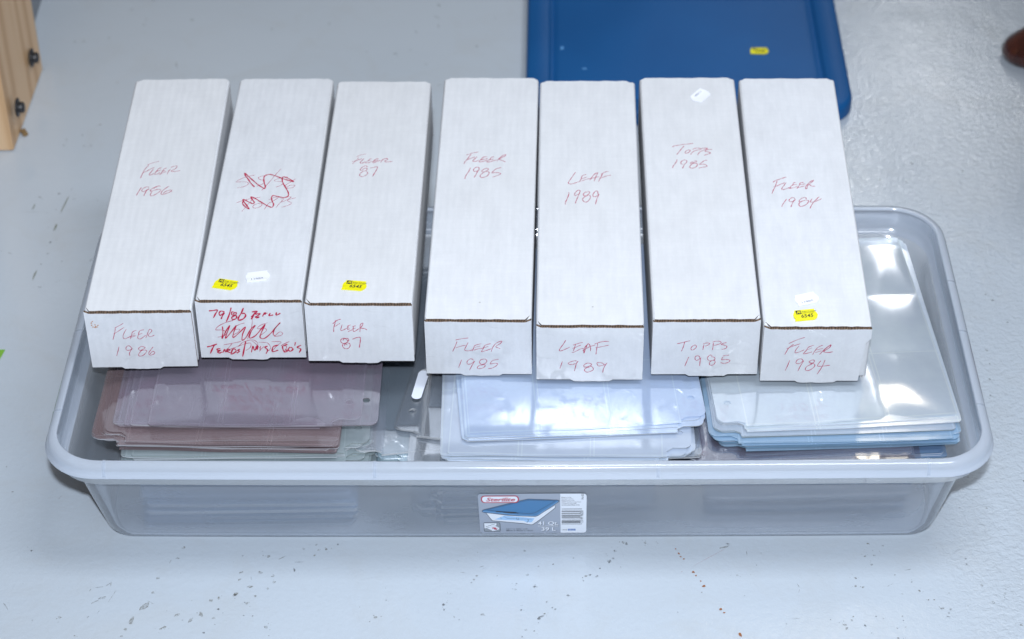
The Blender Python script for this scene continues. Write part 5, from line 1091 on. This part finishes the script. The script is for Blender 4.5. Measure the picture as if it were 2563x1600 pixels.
    if i == 0:
        vs, fs = [], []
        for q in range(9):
            a = 2.2 + q * .62
            rx = .0032 if q < 7 else .0006
            c = (-.0419 + rx * math.cos(a), -.0148 + .0042 * math.sin(a) - (.004 if q >= 7 else 0))
            b = len(vs)
            vs += [(px, -.0022, py) for px, py, _ in blob(c[0], c[1], .0007, .0011, a, rnd, 7)]
            fs.append(tuple(range(b, b + 7)))
        mesh("rust_stain", vs, fs, M_RUST, bx)
    if i == 1:
        sticker(bx, M_YEL, -.0236, .0232, 0, -13, 'y')
        sticker(bx, M_WHT, .0057, .0361, 0, 11.5, 'w')
    if i == 2: sticker(bx, M_YEL, -.0048, .0260, 0, -7, 'y')
    if i == 5: sticker(bx, M_WHT, .0126, .3608, 0, 234, 'w')
    if i == 6:
        sticker(bx, M_YEL, -.0106, .0152, 0, 8, 'y')
        sticker(bx, M_WHT, -.0075, .0384, 0, 18, 'w')

# ---------------------------------------------------------------- blue lid behind
lid = empty("tub_lid", (.2135, .567, 0), (0, 0, R(-1.5)))
tag(lid, "blue plastic tub lid lying on the floor behind the boxes", "lid")
lx, ly = .2005, .88


def ll(i, z, r): return (rrect(-lx + i, lx - i, i, ly - i, r, 8, 6), z)


lid_loops = [ll(0, .001, .045), ll(0, .015, .045), ll(.0015, .0185, .044), ll(.005, .0205, .042), ll(.027, .0212, .030), ll(.0295, .0195, .028), ll(.0315, .0150, .027), ll(.0345, .0150, .026), ll(.0375, .0172, .025), ll(.042, .0180, .022)]
vs, fs = sweep(lid_loops, False, True)
mesh("lid_shell", vs, fs, M_LID, lid, smooth=True)
vs, fs = sweep([ll(0, .001, .045), ll(.0015, .001, .044), ll(.0018, .0140, .044)], False, False)
mesh("lid_skirt", vs, [f[::-1] for f in fs], M_LID, lid)
sticker(lid, M_YEL, .3075 - .2135, .700 - .557, .0182, -3, 'y')
M_SCF = simple("pale_blue_scuff", (.09, .30, .62), .5)
rnd = random.Random(8)
for (px, py, a, b) in ((.058 - .2135, .708 - .557, .003, .005), (.086 - .2135, .658 - .557, .004, .003)):
    mesh("scuff_spot", blob(px, py, a, b, 0, rnd, 9, .0186), [tuple(range(9))], M_SCF, lid)

# ---------------------------------------------------------------- pine board with bolts, at the left
wb = empty("pine_frame", (-.6175, .62, 0))
tag(wb, "pale pine furniture board with two black bolts, standing at the left edge", "furniture")


def plank(y0, y1, x0, x1, z0, z1, name="plank", mat=M_PINE):
    bm = bmesh.new()
    bmesh.ops.create_cube(bm, size=1, matrix=Matrix.Translation(((x0 + x1) / 2 + .62, (y0 + y1) / 2 - .62, (z0 + z1) / 2)) @ Matrix.Diagonal((x1 - x0, y1 - y0, z1 - z0, 1)))
    bmesh.ops.bevel(bm, geom=bm.edges[:], offset=.0015, segments=2)
    return frombm(name, bm, mat, wb)


p1 = plank(.534, .7175, -.640, -.6015, .002, .50)
for v in p1.data.vertices:
    if v.co.y < -.05: v.co.x -= .006
plank(.722, .90, -.690, -.632, .10, .50)
plank(.722, .95, -.642, -.630, .001, .06, "metal_bracket", M_STEEL)


def lathe(name, prof, mat, parent, axis='z', loc=(0, 0, 0), n=20):
    vs, fs = [], []
    for r, h in prof:
        for i in range(n):
            a = 2 * math.pi * i / n
            u, v = r * math.cos(a), r * math.sin(a)
            vs.append((loc[0] + h, loc[1] + u, loc[2] + v) if axis == 'x' else (loc[0] + u, loc[1] + v, loc[2] + h))
    for k in range(len(prof) - 1):
        for i in range(n):
            j = (i + 1) % n
            fs.append((k * n + i, k * n + j, (k + 1) * n + j, (k + 1) * n + i))
    fs.append(tuple((len(prof) - 1) * n + i for i in range(n)))
    return mesh(name, vs, fs, mat, parent, smooth=True)


for yy, zz in ((.667, .050), (.535 + .022, .048)):
    bo = lathe("bolt", [(.0105, 0), (.0115, .0008), (.0115, .0024), (.0070, .0030)], M_BLACK, wb, 'x', (.0187, yy - .62, zz))
    lathe("bolt_head", [(.0066, .002), (.0068, .0075), (.0056, .0095)], M_BLACK, bo, 'x', (.0187, yy - .62, zz), 6)

# ---------------------------------------------------------------- small table at the right: only a foot shows
tb_ = empty("side_table", (.90, .62, 0))
tag(tb_, "dark red wooden table with a curved padded foot at the top right corner", "table")


def cabriole(fx, fy, dx, dy):
    secs = [(0, .001, .026), (0, .004, .034), (0, .012, .036), (.002, .022, .034), (.006, .032, .030), (.010, .044, .024), (.014, .060, .018), (.018, .080, .014), (.019, .12, .0145), (.014, .20, .019), (.008, .32, .024), (-.004, .42, .029), (-.012, .50, .032), (-.012, .60, .030)]
    vs, fs = [], []
    n = 22
    for o_, z, r in secs:
        for i in range(n):
            a = 2 * math.pi * i / n
            vs.append((fx + dx * o_ * 1.6 + r * math.cos(a), fy + dy * o_ * 1.6 + r * math.sin(a), z))
    for k in range(len(secs) - 1):
        for i in range(n):
            j = (i + 1) % n
            fs.append((k * n + i, k * n + j, (k + 1) * n + j, (k + 1) * n + i))
    mesh("leg", vs, fs, M_MAHO, tb_, smooth=True)


FX, FY = .655 - .90, .712 - .62
cabriole(FX, FY, 1, -.4)
cabriole(FX + .50, FY, -1, -.4)
cabriole(FX, FY - .50, 1, .4)
cabriole(FX + .50, FY - .50, -1, .4)
vs, fs = sweep([(rrect(-.36, .30, -.46, .16, .05), .60), (rrect(-.375, .315, -.475, .175, .06), .606), (rrect(-.375, .315, -.475, .175, .06), .618), (rrect(-.365, .305, -.465, .165, .055), .624)], True, True)
mesh("table_top", [(x - .0 + .008, y, z) for x, y, z in vs], fs, M_MAHO, tb_)
